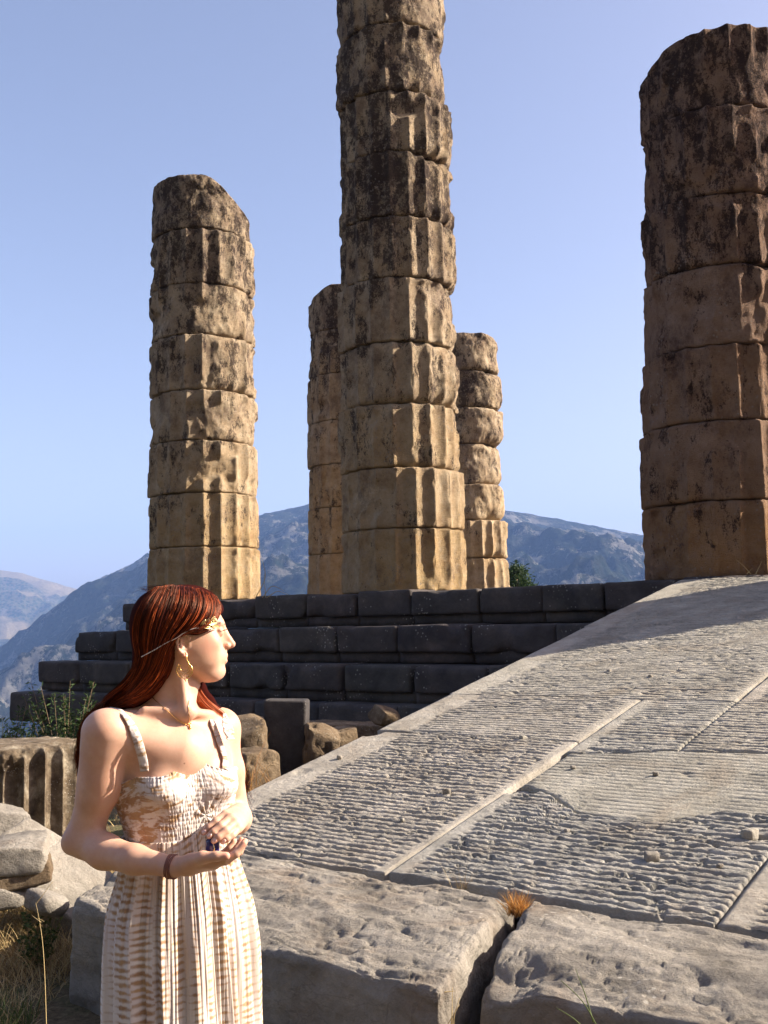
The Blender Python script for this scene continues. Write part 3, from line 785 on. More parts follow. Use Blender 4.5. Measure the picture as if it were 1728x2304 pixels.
MMPX = 2.5 / F_PX
def wp(px, py, d): return at(px, py, d)
# body frame
LB = np.array([0.82, 0.572, 0.0]); FB = np.array([0.572, -0.82, 0.0])
TCX = 2.56
_tz = np.array([0.60, 0.75, 0.85, 0.94, 1.03, 1.10, 1.18, 1.24, 1.30, 1.345, 1.375, 1.40])
_tW = np.array([0.150, 0.168, 0.172, 0.165, 0.136, 0.120, 0.136, 0.148, 0.150, 0.138, 0.11, 0.07])
_tF = np.array([0.10, 0.112, 0.112, 0.106, 0.092, 0.086, 0.094, 0.098, 0.094, 0.080, 0.066, 0.05])
_tB = np.array([0.10, 0.115, 0.120, 0.112, 0.088, 0.078, 0.085, 0.095, 0.100, 0.098, 0.090, 0.07])
_tc = np.array([402, 402, 402, 401, 400, 398, 394, 390, 386, 382, 380, 378])
def tcen(z):
    px = np.interp(z, _tz, _tc)
    return (px - 864) / F_PX * TCX - 0.0225 * (z - 1.2)          # x of the torso axis
def smooth_tab(z, tab):
    # softened interpolation
    return (np.interp(z - 0.02, _tz, tab) + np.interp(z, _tz, tab) + np.interp(z + 0.02, _tz, tab)) / 3
def torso_r(phi, z):
    """radius of the torso at angle phi (0 = her front, + towards her left) and height z"""
    W_, Fd, Bd = smooth_tab(z, _tW), smooth_tab(z, _tF), smooth_tab(z, _tB)
    cf = np.cos(phi); sf = np.sin(phi)
    D_ = np.where(cf > 0, Fd, Bd)
    r = 1.0 / (np.abs(sf / W_) ** 2.3 + np.abs(cf / D_) ** 2.3) ** (1 / 2.3)
    for sgn in (-1, 1):
        ang = np.angle(np.exp(1j * (phi - sgn * 0.62)))
        r = r + 0.036 * np.exp(-(ang / 0.40) ** 2) * np.exp(-((z - 1.222) / np.where(z > 1.222, 0.055, 0.038)) ** 2)
    return r

def build_body():
    S = SDF((-0.83, 2.20, 1.02), (-0.28, 2.82, 1.705), 0.0026)
    # torso
    def tor(X, Y, Z):
        cx = tcen(Z); dx = X - cx; dy = Y - TCX
        l = dx * LB[0] + dy * LB[1]; f = dx * FB[0] + dy * FB[1]
        rho = np.sqrt(l * l + f * f); phi = np.arctan2(l, f)
        return np.maximum((rho - torso_r(phi, Z) + 0.004) * 0.85, Z - 1.385)
    S.put((-0.80, 2.35, 1.02), (-0.28, 2.80, 1.39), tor, 0.012)
    # shoulders, chest, neck
    c7 = wp(366, 1583, 2.585); nb = wp(383, 1592, 2.545); nt = wp(398, 1500, 2.55)
    shR = wp(238, 1649, 2.435); shL = wp(494, 1641, 2.635)
    S.cone(nb, nt, 0.053, 0.050, 0.03)
    S.cone(c7, wp(385, 1480, 2.57), 0.048, 0.046, 0.02)
    for sh, mid in ((shR, wp(300, 1606, 2.52)), (shL, wp(442, 1604, 2.61))):
        S.cone(nb + np.array([0, 0.02, -0.012]), mid + np.array([0, 0.01, -0.030]), 0.047, 0.036, 0.03)
        S.cone(mid + np.array([0, 0.01, -0.030]), sh + np.array([0, 0, 0.002]), 0.036, 0.042, 0.03)
    # chest muscle towards the shoulders
    S.cone(wp(400, 1690, 2.50), shR, 0.055, 0.040, 0.04)
    S.cone(wp(410, 1690, 2.53), shL, 0.055, 0.038, 0.04)
    # collar bones and throat cords
    nk = wp(421, 1603, 2.478)
    S.cone(nk + np.array([-0.008, 0.012, 0]), wp(326, 1598, 2.476), 0.0065, 0.0065, 0.03)
    S.cone(nk + np.array([0.010, 0.014, 0]), wp(480, 1608, 2.585), 0.0065, 0.0065, 0.03)
    S.cone(wp(404, 1490, 2.503), nk + np.array([-0.004, 0.008, -0.004]), 0.013, 0.0075, 0.026)
    S.cone(wp(432, 1527, 2.54), wp(424, 1592, 2.51), 0.020, 0.014, 0.016)
    # right arm
    aR = [shR, wp(228, 1755, 2.455), wp(189, 1884, 2.475)]
    S.chain(aR, [0.0485, 0.0435, 0.0390], 0.02)
    S.cone(wp(231, 1690, 2.44), wp(219, 1785, 2.455), 0.0465, 0.0430, 0.02)
    S.chain([wp(183, 1888, 2.478), wp(236, 1916, 2.435), wp(303, 1934, 2.385), wp(387, 1950, 2.345)], [0.0390, 0.0370, 0.0300, 0.0215], 0.018)
    S.ell(wp(158, 1898, 2.49), (0.019, 0.019, 0.022), None, 0.02)      # point of the elbow
    # left arm
    elL = wp(528, 1838, 2.705)
    S.chain([shL, wp(512, 1735, 2.66), elL], [0.0445, 0.0385, 0.0355], 0.02)
    wrL = wp(540, 1832, 2.455)
    S.chain([elL, wp(532, 1842, 2.60), wrL], [0.035, 0.034, 0.0215], 0.018)
    # ---- right hand, palm up, fingers rising to the right
    w = wp(387, 1950, 2.345)
    def fing(pts, r, k=0.004): S.chain([wp(*q) for q in pts], r, k)
    S.cone(w, wp(428, 1948, 2.337), 0.0215, 0.0190, 0.012)
    for (a, b) in (((418, 1942, 2.325), (478, 1941, 2.312)), ((420, 1948, 2.340), (482, 1944, 2.330)), ((420, 1950, 2.356), (482, 1944, 2.348)), ((418, 1946, 2.372), (478, 1938, 2.364))):
        S.cone(wp(*a), wp(*b), 0.0165, 0.0125, 0.012)
    fing([(430, 1937, 2.318), (456, 1929, 2.300), (487, 1927, 2.290), (509, 1926, 2.288)], [0.0170, 0.0125, 0.0098, 0.0085], 0.007)    # thumb
    fing([(476, 1943, 2.312), (507, 1936, 2.305), (531, 1921, 2.306), (549, 1898, 2.312)], [0.0112, 0.0095, 0.0085, 0.0072])
    fing([(480, 1943, 2.331), (512, 1934, 2.327), (538, 1916, 2.329), (551, 1893, 2.336)], [0.0112, 0.0095, 0.0085, 0.0070])
    fing([(480, 1941, 2.350), (509, 1930, 2.348), (532, 1911, 2.350), (543, 1890, 2.357)], [0.0108, 0.0090, 0.0080, 0.0066])
    fing([(476, 1936, 2.366), (498, 1924, 2.366), (516, 1908, 2.368), (526, 1892, 2.372)], [0.0100, 0.0080, 0.0070, 0.0060])
    # ---- left hand above it, fingers pointing down to the left
    S.cone(wrL, wp(538, 1836, 2.425), 0.0215, 0.0200, 0.012)
    kn = [(507, 1834, 2.372), (519, 1841, 2.363), (529, 1851, 2.358), (536, 1864, 2.360)]
    wr = [(537, 1822, 2.432), (541, 1828, 2.425), (545, 1838, 2.420), (545, 1848, 2.422)]
    for a, b in zip(wr, kn): S.cone(wp(*a), wp(*b), 0.0150, 0.0105, 0.010)
    fing([kn[0], (486, 1848, 2.352), (470, 1862, 2.343), (458, 1873, 2.340)], [0.0100, 0.0086, 0.0075, 0.0066], 0.0035)
    fing([kn[1], (497, 1858, 2.336), (480, 1872, 2.326), (470, 1881, 2.325)], [0.0102, 0.0087, 0.0076, 0.0067], 0.0035)
    fing([kn[2], (509, 1869, 2.330), (492, 1883, 2.318), (481, 1892, 2.318)], [0.0098, 0.0084, 0.0073, 0.0065], 0.0035)
    fing([kn[3], (523, 1879, 2.336), (511, 1888, 2.326), (501, 1894, 2.325)], [0.0090, 0.0075, 0.0066, 0.0058], 0.0035)
    fing([(530, 1838, 2.420), (505, 1852, 2.395), (487, 1862, 2.375), (472, 1872, 2.366)], [0.0140, 0.0110, 0.0090, 0.0072], 0.005)   # thumb behind
    # ---- head
    HD = 2.545
    O = wp(410, 1423, HD)
    ff = np.array([0.985, 0.174, 0.0]); ss = np.array([0.174, -0.985, 0.0])    # forward, her right (near) side
    m = MMPX * 1.018
    def H(fx, y, s=0.0): return O + ff * ((fx - 410) * m / 0.985) + np.array([0, 0, -(y - 1423) * m]) + ss * (s * m)
    ax = (ff, ss, np.array([0, 0, 1.0]))
    yy = np.array([1326, 1330, 1337, 1347, 1360, 1380, 1395, 1406, 1415, 1430, 1450, 1463, 1480, 1492, 1500, 1511, 1520, 1528, 1533, 1536])
    Fr = np.array([405, 425, 448, 468, 483, 493, 497, 498, 496, 494, 495, 497, 500, 499, 499, 500, 497, 489, 476, 462.0])
    Bk = np.array([395, 368, 348, 333, 321, 312, 309, 308, 309, 313, 322, 340, 372, 396, 408, 424, 436, 448, 456, 460.0])
    Wd = np.array([3, 26, 42, 54, 63, 69, 71, 71, 70.5, 69, 66, 63, 57, 52, 48, 41, 34, 25, 15, 3.0])
    def head(X, Y, Z):
        dx, dy, dz = X - O[0], Y - O[1], Z - O[2]
        f = 410 + (dx * ff[0] + dy * ff[1]) / m * 0.985; s_ = (dx * ss[0] + dy * ss[1]) / m; y = 1423 - dz / m
        def I(t): return (np.interp(y - 4, yy, t) + 2 * np.interp(y, yy, t) + np.interp(y + 4, yy, t)) / 4
        fr, bk, wd = I(Fr), I(Bk), I(Wd)
        # widest point sits behind the middle
        c = bk + (fr - bk) * 0.47
        a = np.where(f > c, fr - c, c - bk); q = (f - c) / np.maximum(a, 2)
        n = np.where(f > c, 2.25, 2.1)
        g = (np.abs(q) ** n + np.abs(s_ / np.maximum(wd, 2)) ** n) ** (1 / n) - 1
        d = g * np.minimum(a, wd) * m
        d = np.maximum(d, np.maximum((1327 - y), (y - 1535)) * m)
        return d * 0.8
    lo = O + np.array([-0.14, -0.12, -0.14]); hi = O + np.array([0.14, 0.12, 0.13])
    S.put(lo, hi, head, 0.016)
    for s in (-1, 1):
        S.ell(H(466, 1448, s * 43), (24 * m, 16 * m, 21 * m), ax, 0.020)          # cheek
        S.ell(H(462, 1478, s * 34), (26 * m, 17 * m, 24 * m), ax, 0.018)
        S.cone(H(425, 1490, s * 50), H(478, 1521, s * 16), 9 * m, 10 * m, 0.018)  # jaw
        S.ell(H(506, 1423, s * 30), (13 * m, 17 * m, 9.5 * m), ax, 0.010, 'sub')   # eye socket
    S.cone(H(492.5, 1405, -26), H(492.5, 1405, 26), 6.0 * m, 6.0 * m, 0.014)
    S.ell(H(481, 1512), (21 * m, 22 * m, 18 * m), ax, 0.014)                     # chin
    S.ell(H(488, 1477), (19 * m, 30 * m, 20 * m), ax, 0.012)                       # mouth mound
    for s in (-1, 1): S.ell(H(440, 1466, s * 47), (26 * m, 15 * m, 26 * m), ax, 0.020)
    # nose
    S.cone(H(488, 1424), H(495, 1456), 11 * m, 12 * m, 0.010)
    S.cone(H(499, 1428), H(505, 1452), 7.5 * m, 9.0 * m, 0.008)
    S.cone(H(497.5, 1412), H(512, 1441), 5.6 * m, 6.4 * m, 0.008)
    S.cone(H(512, 1441), H(517.5, 1451.5), 6.4 * m, 8.8 * m, 0.005)
    S.cone(H(515, 1454), H(502, 1462), 5.5 * m, 5.5 * m, 0.004)
    for s in (-1, 1):
        S.ell(H(506.5, 1455, s * 10.5), (8.5 * m, 6.0 * m, 6.6 * m), ax, 0.0045)
        S.ell(H(511, 1461.5, s * 6), (4.5 * m, 2.6 * m, 2.6 * m), ax, 0.003, 'sub')
        S.ell(H(488, 1424.5, s * 30), (12 * m, 12 * m, 12 * m), ax, 0.003)          # lids
        S.cone(H(497, 1418.5, s * 20), H(491.5, 1419, s * 41), 2.6 * m, 2.2 * m, 0.004)
    # lips
    S.cone(H(503.5, 1476.5, 0), H(491, 1480, 21), 4.6 * m, 2.0 * m, 0.004); S.cone(H(503.5, 1476.5, 0), H(491, 1480, -21), 4.6 * m, 2.0 * m, 0.004)
    S.cone(H(502, 1488.5, -6), H(502, 1488.5, 6), 5.2 * m, 5.2 * m, 0.004)
    S.cone(H(502, 1488, 6), H(491, 1485, 19), 5.0 * m, 2.2 * m, 0.004); S.cone(H(502, 1488, -6), H(491, 1485, -19), 5.0 * m, 2.2 * m, 0.004)
    for s in (-1, 1): S.cone(H(511, 1482.5, 0), H(493, 1482.5, s * 24), 1.3 * m, 1.2 * m, 0.002, 'sub')
    # ears
    for s in (-1, 1):
        e0 = 66
        def E_(fx, y, o=0.0): return H(fx, y, s * (e0 + o - (fx - 414) * 0.16))
        hel = [(427, 1446, -2), (424, 1436, 2), (421, 1428, 5), (413, 1425.5, 7), (404, 1431, 8.5), (400, 1443, 9), (402, 1455, 8), (407, 1465, 6)]
        S.chain([E_(*q) for q in hel], [2.4 * m, 2.6 * m, 2.8 * m, 3.0 * m, 3.1 * m, 3.0 * m, 2.8 * m, 3.2 * m], 0.003)
        S.chain([E_(407, 1464, 5), E_(413, 1470, 4), E_(418, 1472, 1)], [3.6 * m, 5.0 * m, 4.0 * m], 0.004)
        S.ell(E_(411, 1447, 0), (11 * m, 4.0 * m, 19 * m), ax, 0.005)
        S.chain([E_(409, 1436, 4), E_(407, 1448, 5), E_(411, 1458, 5)], [2.2 * m, 2.6 * m, 2.4 * m], 0.003)
        S.ell(E_(418, 1450, 6), (6.0 * m, 6.0 * m, 8 * m), ax, 0.003, 'sub')
        S.cone(E_(426, 1449, 0), E_(425, 1455, 0), 3.2 * m, 3.0 * m, 0.003)
    v1, f1 = S.mesh()
    # hips, legs and feet under the skirt, coarser
    S2 = SDF((-0.86, 2.20, -0.02), (-0.24, 2.90, 1.036), 0.009)
    def tor2(X, Y, Z):
        cx = tcen(np.clip(Z, 0.8, 2)); dx = X - cx; dy = Y - TCX
        l = dx * LB[0] + dy * LB[1]; f = dx * FB[0] + dy * FB[1]
        return np.maximum(np.sqrt(l * l + f * f) - torso_r(np.arctan2(l, f), np.maximum(Z, 0.8)) + 0.016, 0.82 - Z)
    S2.put((-0.83, 2.3, 0.80), (-0.26, 2.85, 1.05), tor2, 0.02)
    hip = np.array([tcen(0.85), TCX, 0.0])
    for s in (-1, 1):
        a = hip + LB * 0.070 * s + np.array([0, 0, 0.86]); kn_ = hip + LB * 0.085 * s + FB * 0.02 + np.array([0, 0, 0.47]); an = hip + LB * 0.08 * s - FB * 0.01 + np.array([0, 0, 0.085])
        S2.chain([a, kn_, an], [0.072, 0.052, 0.036], 0.02)
        S2.cone(kn_ - FB * 0.02 + np.array([0, 0, -0.12]), an + np.array([0, 0, 0.12]), 0.050, 0.036, 0.02)
        S2.chain([an + np.array([0, 0, -0.045]), an + FB * 0.10 + np.array([0, 0, -0.055]), an + FB * 0.16 + LB * 0.01 * s + np.array([0, 0, -0.062])], [0.034, 0.030, 0.020], 0.02)
    v2, f2 = S2.mesh()
    return v1, f1, v2, f2, H, m, O, ff, ss

def mat_skin():
    s = NT('skin'); p = s.pos
    a = s.noise(p, 14, 4, 0.6); b = s.noise(p, 160, 3, 0.6)
    c = s.mix(s.maprange(a, 0.35, 0.65), (0.53, 0.31, 0.22), (0.61, 0.39, 0.29))
    c = s.mix(s.maprange(b, 0.3, 0.7, 0, 0.25), c, (0.52, 0.27, 0.18))
    mole = s.math('MULTIPLY', s.maprange(s.voro(p, 22), 0.055, 0.03), s.maprange(s.noise(p, 9, 2), 0.52, 0.56))
    c = s.mix(s.math('MULTIPLY', mole, 0.7), c, (0.16, 0.07, 0.04))
    at_ = s.n('ShaderNodeAttribute', attribute_name='flush')
    c = s.mix(at_.outputs['Fac'], c, (0.60, 0.17, 0.14))
    nb = s.bump(s.noise(p, 420, 3, 0.6), 0.12, 0.001)
    m_ = s.done(c, 0.52, nb, 0.3)
    s.b.inputs['Subsurface Weight'].default_value = 0.22
    s.b.inputs['Subsurface Radius'].default_value = (0.9, 0.32, 0.16)
    s.b.inputs['Subsurface Scale'].default_value = 0.010
    return m_
M['skin'] = mat_skin()
v1, f1, v2, f2, HP, HM, HO, HF, HS = build_body()
person = empty('person', (float(tcen(1.0)), TCX, 0.0), 'red haired woman in a white and tan tie-dye dress, face turned in profile', 'person')
nv = len(v1)
body = mesh_np('body', np.vstack([v1, v2]), np.concatenate([f1, f2 + nv]), M['skin'], person)
def flush_attr():
    a = np.zeros(nv + len(v2), dtype=np.float32)
    def blob(c, r, w):
        d = np.linalg.norm(v1 - c, axis=1); a[:nv] = np.maximum(a[:nv], w * sst(r, 0.25 * r, d))
    # lips
    for q in np.linspace(-1, 1, 13):
        c = HP(506 - 15 * abs(q) ** 1.3, 1476.5 + 3.5 * abs(q), q * 22); blob(c, 0.0075, 0.62)
        c = HP(506 - 15 * abs(q) ** 1.3, 1488.5 - 3.5 * abs(q), q * 20); blob(c, 0.0078, 0.62)
    blob(HP(519, 1452), 0.014, 0.10); blob(HP(466, 1455, 60), 0.03, 0.12)
    for q in ((509, 1926, 2.280), (549, 1898, 2.312), (458, 1875, 2.338), (551, 1893, 2.336), (543, 1890, 2.357)): blob(wp(*q), 0.014, 0.28)
    for q in np.linspace(0, 1, 8): blob(HP(404 + 12 * q, 1431 + 38 * q, 74), 0.012, 0.12)
    body.data.attributes.new('flush', 'FLOAT', 'POINT').data.foreach_set('value', a)
flush_attr()
from mathutils.bvhtree import BVHTree
def bvh_of(v, f): return BVHTree.FromPolygons([tuple(x) for x in np.asarray(v, dtype=float)], [tuple(int(i) for i in x) for x in f])
BODY = bvh_of(v1, f1)
def hit(px, py, bvh, off=0.002, fallback=2.45):
    d = FW + RT * ((px - 864) / F_PX) - UP * ((py - 1152) / F_PX); d = d / np.linalg.norm(d)
    r = bvh.ray_cast(Vector(EYE.tolist()), Vector(d.tolist()), 10)
    if r[0] is None: return wp(px, py, fallback)
    n = np.array(r[1]);
    if n @ d > 0: n = -n
    return np.array(r[0]) + n * off
# ------------------------------------------------------------------ dress
def mat_dress(kind):
    s = NT('tie_dye_cloth_' + kind)
    uv = s.n('ShaderNodeUVMap'); uv.uv_map = 'UVMap'; u = uv.outputs[0]
    U_, V_ = s.sep(u, 0), s.sep(u, 1)                     # metres round, metres up
    white = s.mix(s.maprange(s.noise(u, 9, 3, 0.5), 0.35, 0.65), (0.56, 0.50, 0.49), (0.64, 0.60, 0.57))
    tan = s.mix(s.maprange(s.noise(u, 22, 4, 0.6), 0.35, 0.65), (0.25, 0.125, 0.05), (0.40, 0.25, 0.11))
    if kind == 'skirt':
        # ladders of short bars in upright columns
        wob = s.math('MULTIPLY', s.noise(u, 6, 3, 0.5), 0.03)
        colu = s.math('MULTIPLY', s.math('ADD', U_, wob), 22.0)
        ci = s.math('FLOOR', colu); cf = s.math('SUBTRACT', s.math('FRACT', colu), 0.5)
        cw = s.n('ShaderNodeTexWhiteNoise', noise_dimensions='1D'); s.l(ci, cw.inputs['W'])
        vv = s.math('ADD', s.math('MULTIPLY', s.math('ADD', V_, s.math('MULTIPLY', s.noise(u, 12, 3, 0.5), 0.03)), 62.0), s.math('MULTIPLY', cw.outputs['Value'], 9.0))
        bar = s.math('SINE', s.math('MULTIPLY', vv, 6.2832))
        barw = s.math('ADD', s.maprange(bar, -1, 1, 0, 1), s.maprange(s.math('ABSOLUTE', cf), 0.05, 0.5, 0.10, -0.55))
        big = s.noise(s.mapping(u, (1, 0.45, 1)), 7, 4, 0.6)
        m = s.math('ADD', barw, s.maprange(big, 0.3, 0.7, -0.45, 0.7))
        m = s.math('ADD', m, s.math('MULTIPLY', s.math('SUBTRACT', s.noise(u, 90, 4, 0.65), 0.5), 1.1))
        mask = s.maprange(m, 0.30, 1.15, 0, 0.9)
        wash = s.maprange(s.noise(s.mapping(u, (1, 0.6, 1), loc=(3, 3, 3)), 5, 3, 0.5), 0.42, 0.68, 0, 0.5)
    else:
        q = s.mapping(u, (0.5, 1.25, 1), rot=(0, 0, 0.10))
        n = s.noise(q, 46, 5, 0.6, 0.4)
        side = s.maprange(U_, -0.02, -0.16, 0.0, 0.10)
        m = s.math('ADD', s.math('ADD', n, side), s.math('MULTIPLY', s.math('SUBTRACT', s.noise(u, 120, 3, 0.6), 0.5), 0.10))
        mask = s.maprange(m, 0.50 if kind == 'strap' else 0.535, 0.62, 0, 0.9); wash = s.maprange(s.noise(u, 11, 3, 0.5), 0.5, 0.7, 0, 0.2)
    c = s.mix(s.math('MAXIMUM', mask, wash), white, tan)
    nb = s.bump(s.noise(s.mapping(u, (1, 0.12, 1)), 160, 4, 0.7), 0.35, 0.003)
    nb = s.bump(s.noise(u, 900, 2, 0.5), 0.2, 0.0006, nb)
    m_ = s.done(c, 0.8, nb, 0.2)
    s.b.inputs['Sheen Weight'].default_value = 0.15
    return m_
def dress_piece(name, z0, z1, nz, nt, rfun, mat, uscale, cpx=None):
    th = np.linspace(-math.pi, math.pi, nt + 1)
    z = np.linspace(z0, z1, nz)
    TH, Zz = np.meshgrid(th, z, indexing='ij')
    r, zz = rfun(TH, Zz)
    cx = tcen(np.maximum(Zz, 0.8)) if cpx is None else cpx(Zz)
    l, f = r * np.sin(TH), r * np.cos(TH)
    v = np.stack([cx + l * LB[0] + f * FB[0], TCX + l * LB[1] + f * FB[1], zz], -1)
    o = mesh_np(name, v.reshape(-1, 3), grid_faces(nt + 1, nz)[:, ::-1], mat, person)
    uvl = o.data.uv_layers.new(name='UVMap')
    uvv = np.stack([TH * uscale, Zz], -1).reshape(-1, 2)
    li = np.empty(len(o.data.loops), dtype=np.int32); o.data.loops.foreach_get('vertex_index', li)
    uvl.data.foreach_set('uv', uvv[li].ravel().astype(np.float32))
    md = o.modifiers.new('thickness', 'SOLIDIFY'); md.thickness = 0.0012; md.offset = -1
    return o, v.reshape(-1, 3)
Z_WAIST = 1.105
def bod_r(TH, Z):
    # the hem of the bodice rises to a knot of gathers under the bust
    zb = Z_WAIST + 0.030 * np.exp(-((TH - 0.25) / 0.33) ** 2) + 0.004 * np.sin(TH * 3)
    ztop = np.interp(np.abs(TH), [0, 0.75, 1.0, 1.5, 3.2], [1.268, 1.266, 1.262, 1.232, 1.225]) + 0.026 * np.exp(-((TH - 0.04) / 0.34) ** 2) - 0.006 * np.exp(-((np.abs(TH) - 0.65) / 0.25) ** 2)
    t = (Z - Z_WAIST) / (1.27 - Z_WAIST)
    zz = zb + (ztop - zb) * t
    r = torso_r(TH, zz) + 0.0035
    # shirring: fine upright ruches broken by rows of elastic
    arc = TH * 0.135
    row = np.abs(np.sin(zz * math.pi / 0.0105 + 0.8 * vnoise(np.stack([arc * 14, zz * 4, zz * 0], -1), 3)))
    ru = vnoise(np.stack([arc * 330, zz * 60, zz * 0], -1), 5)
    ru2 = vnoise(np.stack([arc * 420, zz * 120, zz * 0], -1), 6)
    r = r + 0.0006 * row + 0.0012 * ru * (0.45 + 0.55 * row) + 0.0005 * ru2 + 0.0014 * fbm(np.stack([arc * 20, zz * 55, zz * 0], -1), 3, 44) - 0.0004
    pull = np.exp(-((TH - 0.25) / 0.22) ** 2) * np.exp(-((zz - 1.165) / 0.04) ** 2)
    fan = np.sin((np.arctan2(TH - 0.25, (zz - 1.160) * 7)) * 9)
    r = r + 0.0028 * pull * fan
    r = r + 0.003 * sst(0.96, 1.0, t) * (0.5 + ru)
    return r, zz
bodice, bv = dress_piece('dress_bodice', Z_WAIST, 1.27, 110, 620, bod_r, mat_dress('bodice'), 0.135)
def sk_r(TH, Z):
    zt = Z_WAIST + 0.030 * np.exp(-((TH - 0.25) / 0.33) ** 2) + 0.006
    t = np.clip((Z_WAIST + 0.02 - Z) / (Z_WAIST + 0.02 - 0.03), 0, 1)
    zz = np.where(t < 0.25, zt + (Z - (Z_WAIST + 0.02)) * 1.0 * 1 + 0 * t, Z)
    k = sst(0.25, 0.0, t); zz = Z + (zt - (Z_WAIST + 0.02)) * k
    base = torso_r(TH, np.clip(zz, 0.80, 2))
    ell = 1 / np.sqrt((np.sin(TH) / np.interp(zz, [0.0, 0.65, 0.94, 1.05, 1.14], [0.24, 0.160, 0.156, 0.140, 0.128])) ** 2
                      + (np.cos(TH) / np.interp(zz, [0.0, 0.65, 0.94, 1.05, 1.14], [0.22, 0.128, 0.118, 0.102, 0.094])) ** 2)
    r = np.maximum(base + 0.005, ell)
    arc = TH * 1.0
    w = 0.25 * vnoise(np.stack([arc * 1.3, zz * 2.2, zz * 0], -1), 21)
    n1 = vnoise(np.stack([(arc + w * 0.35) * 5.0, zz * 0.9, zz * 0], -1), 22)
    n2 = vnoise(np.stack([(arc + w * 0.3) * 12.0, zz * 1.6, zz * 0 + 4], -1), 23)
    n3 = vnoise(np.stack([(arc + w * 0.1) * 34.0, zz * 4.0, zz * 0 + 8], -1), 24)
    fold = 1 - 2 * np.abs(n1)
    grow = np.interp(t, [0, 0.05, 0.3, 1], [0.15, 0.4, 1.0, 1.7])
    r = r + grow * (0.010 * fold + 0.0062 * n2) + 0.0030 * n3 * np.interp(t, [0, 0.12, 0.5, 1], [1.2, 1.0, 0.45, 0.4])
    r = r + 0.006 * sst(0.06, 0.0, t) * 0.4
    return r, zz
skirt, sv = dress_piece('dress_skirt', 0.03, Z_WAIST + 0.02, 260, 900, sk_r, mat_dress('skirt'), 0.17)

def ribbon(name, pts, width, mat, parent, up=None, thick=0.0016, ruche=0.0015, n=60, seed=0, wfun=None, uvu=0.3):
    """cloth band along pts; pts come with surface normals"""
    P_ = np.array([p for p, _ in pts]); N_ = np.array([q for _, q in pts])
    d = np.concatenate([[0], np.cumsum(np.linalg.norm(np.diff(P_, axis=0), axis=1))]); t = np.linspace(0, d[-1], n)
    def sm(A):
        o = np.stack([np.interp(t, d, A[:, i]) for i in range(3)], -1)
        for _ in range(4): o[1:-1] = (o[:-2] + 2 * o[1:-1] + o[2:]) / 4
        return o
    Pp, Nn = sm(P_), sm(N_); Nn /= np.linalg.norm(Nn, axis=1, keepdims=True)
    T_ = np.gradient(Pp, axis=0); T_ /= np.linalg.norm(T_, axis=1, keepdims=True)
    B_ = np.cross(T_, Nn); B_ /= np.linalg.norm(B_, axis=1, keepdims=True)
    m_ = 11; w = np.linspace(-1, 1, m_)
    W_ = width if wfun is None else width * wfun(np.linspace(0, 1, n))[:, None]
    v = Pp[:, None] + B_[:, None] * (w[None, :] * W_ / 2)[..., None] if wfun is not None else Pp[:, None] + B_[:, None] * (w * width / 2)[None, :, None]
    rid = vnoise(np.stack([np.broadcast_to(t[:, None] * 260, (n, m_)), np.broadcast_to(w * 1.5, (n, m_)), np.full((n, m_), seed * 1.0)], -1), seed)
    hgt = ruche * (1 + rid) + 0.003 * (1 - w[None, :] ** 2)
    v = v + Nn[:, None] * hgt[..., None]
    o = mesh_np(name, v.reshape(-1, 3), grid_faces(n, m_), mat, parent)
    uvl = o.data.uv_layers.new(name='UVMap')
    uvv = np.stack([np.broadcast_to(uvu + w * width * 0.5, (n, m_)), np.broadcast_to((t * 1.6)[:, None] + seed, (n, m_))], -1).reshape(-1, 2)
    li = np.empty(len(o.data.loops), dtype=np.int32); o.data.loops.foreach_get('vertex_index', li)
    uvl.data.foreach_set('uv', uvv[li].ravel().astype(np.float32))
    md = o.modifiers.new('thickness', 'SOLIDIFY'); md.thickness = thick; md.offset = 0
    return o
def surf(px, py, off=0.003, fb=2.5):
    d = FW + RT * ((px - 864) / F_PX) - UP * ((py - 1152) / F_PX); d = d / np.linalg.norm(d)
    r = BODY.ray_cast(Vector(EYE.tolist()), Vector(d.tolist()), 10)
    if r[0] is None: return wp(px, py, fb), -d
    n = np.array(r[1]); n = -n if n @ d > 0 else n
    return np.array(r[0]) + n * off, n
DB = mat_dress('strap')
up_n = np.array([0, 0, 1.0])
s1 = [surf(x, y, 0.004) for x, y in [(327, 1735), (325, 1718), (319, 1695), (312, 1675), (303, 1652), (292, 1632), (279, 1614)]]
s1 += [(wp(262, 1599, 2.475), np.array([-.2, -.3, 1.0])), (wp(244, 1596, 2.505), up_n), (wp(222, 1606, 2.53), np.array([-.5, .3, .8])), (wp(203, 1630, 2.545), np.array([-.8, .4, .4])), (wp(196, 1665, 2.55), np.array([-.9, .4, 0])), (wp(205, 1705, 2.56), np.array([-.8, .5, 0]))]
ribbon('dress_strap', s1, 0.020, DB, person, seed=3, n=110)
s2 = [surf(x, y, 0.004, 2.6) for x, y in [(503, 1735), (503, 1712), (497, 1690), (488, 1665), (481, 1645), (475, 1628)]]
s2 += [(wp(474, 1610, 2.60), np.array([0, -.3, 1.0])), (wp(476, 1600, 2.64), up_n), (wp(480, 1604, 2.69), np.array([0, .5, .8]))]
ribbon('dress_strap', s2, 0.018, DB, person, seed=7, n=80)
# gathered frill standing on the far strap
s3 = [(p + np.array([0.018, 0.0, 0.006]), n_) for p, n_ in [surf(x, y, 0.008, 2.6) for x, y in [(494, 1672), (490, 1655), (486, 1640), (482, 1625), (480, 1612)]]]
ribbon('dress_frill', s3, 0.030, DB, person, seed=9, n=70, ruche=0.0035, wfun=lambda t: 0.35 + 0.75 * np.sin(math.pi * np.clip(t * 0.8 + 0.25, 0, 1)) )

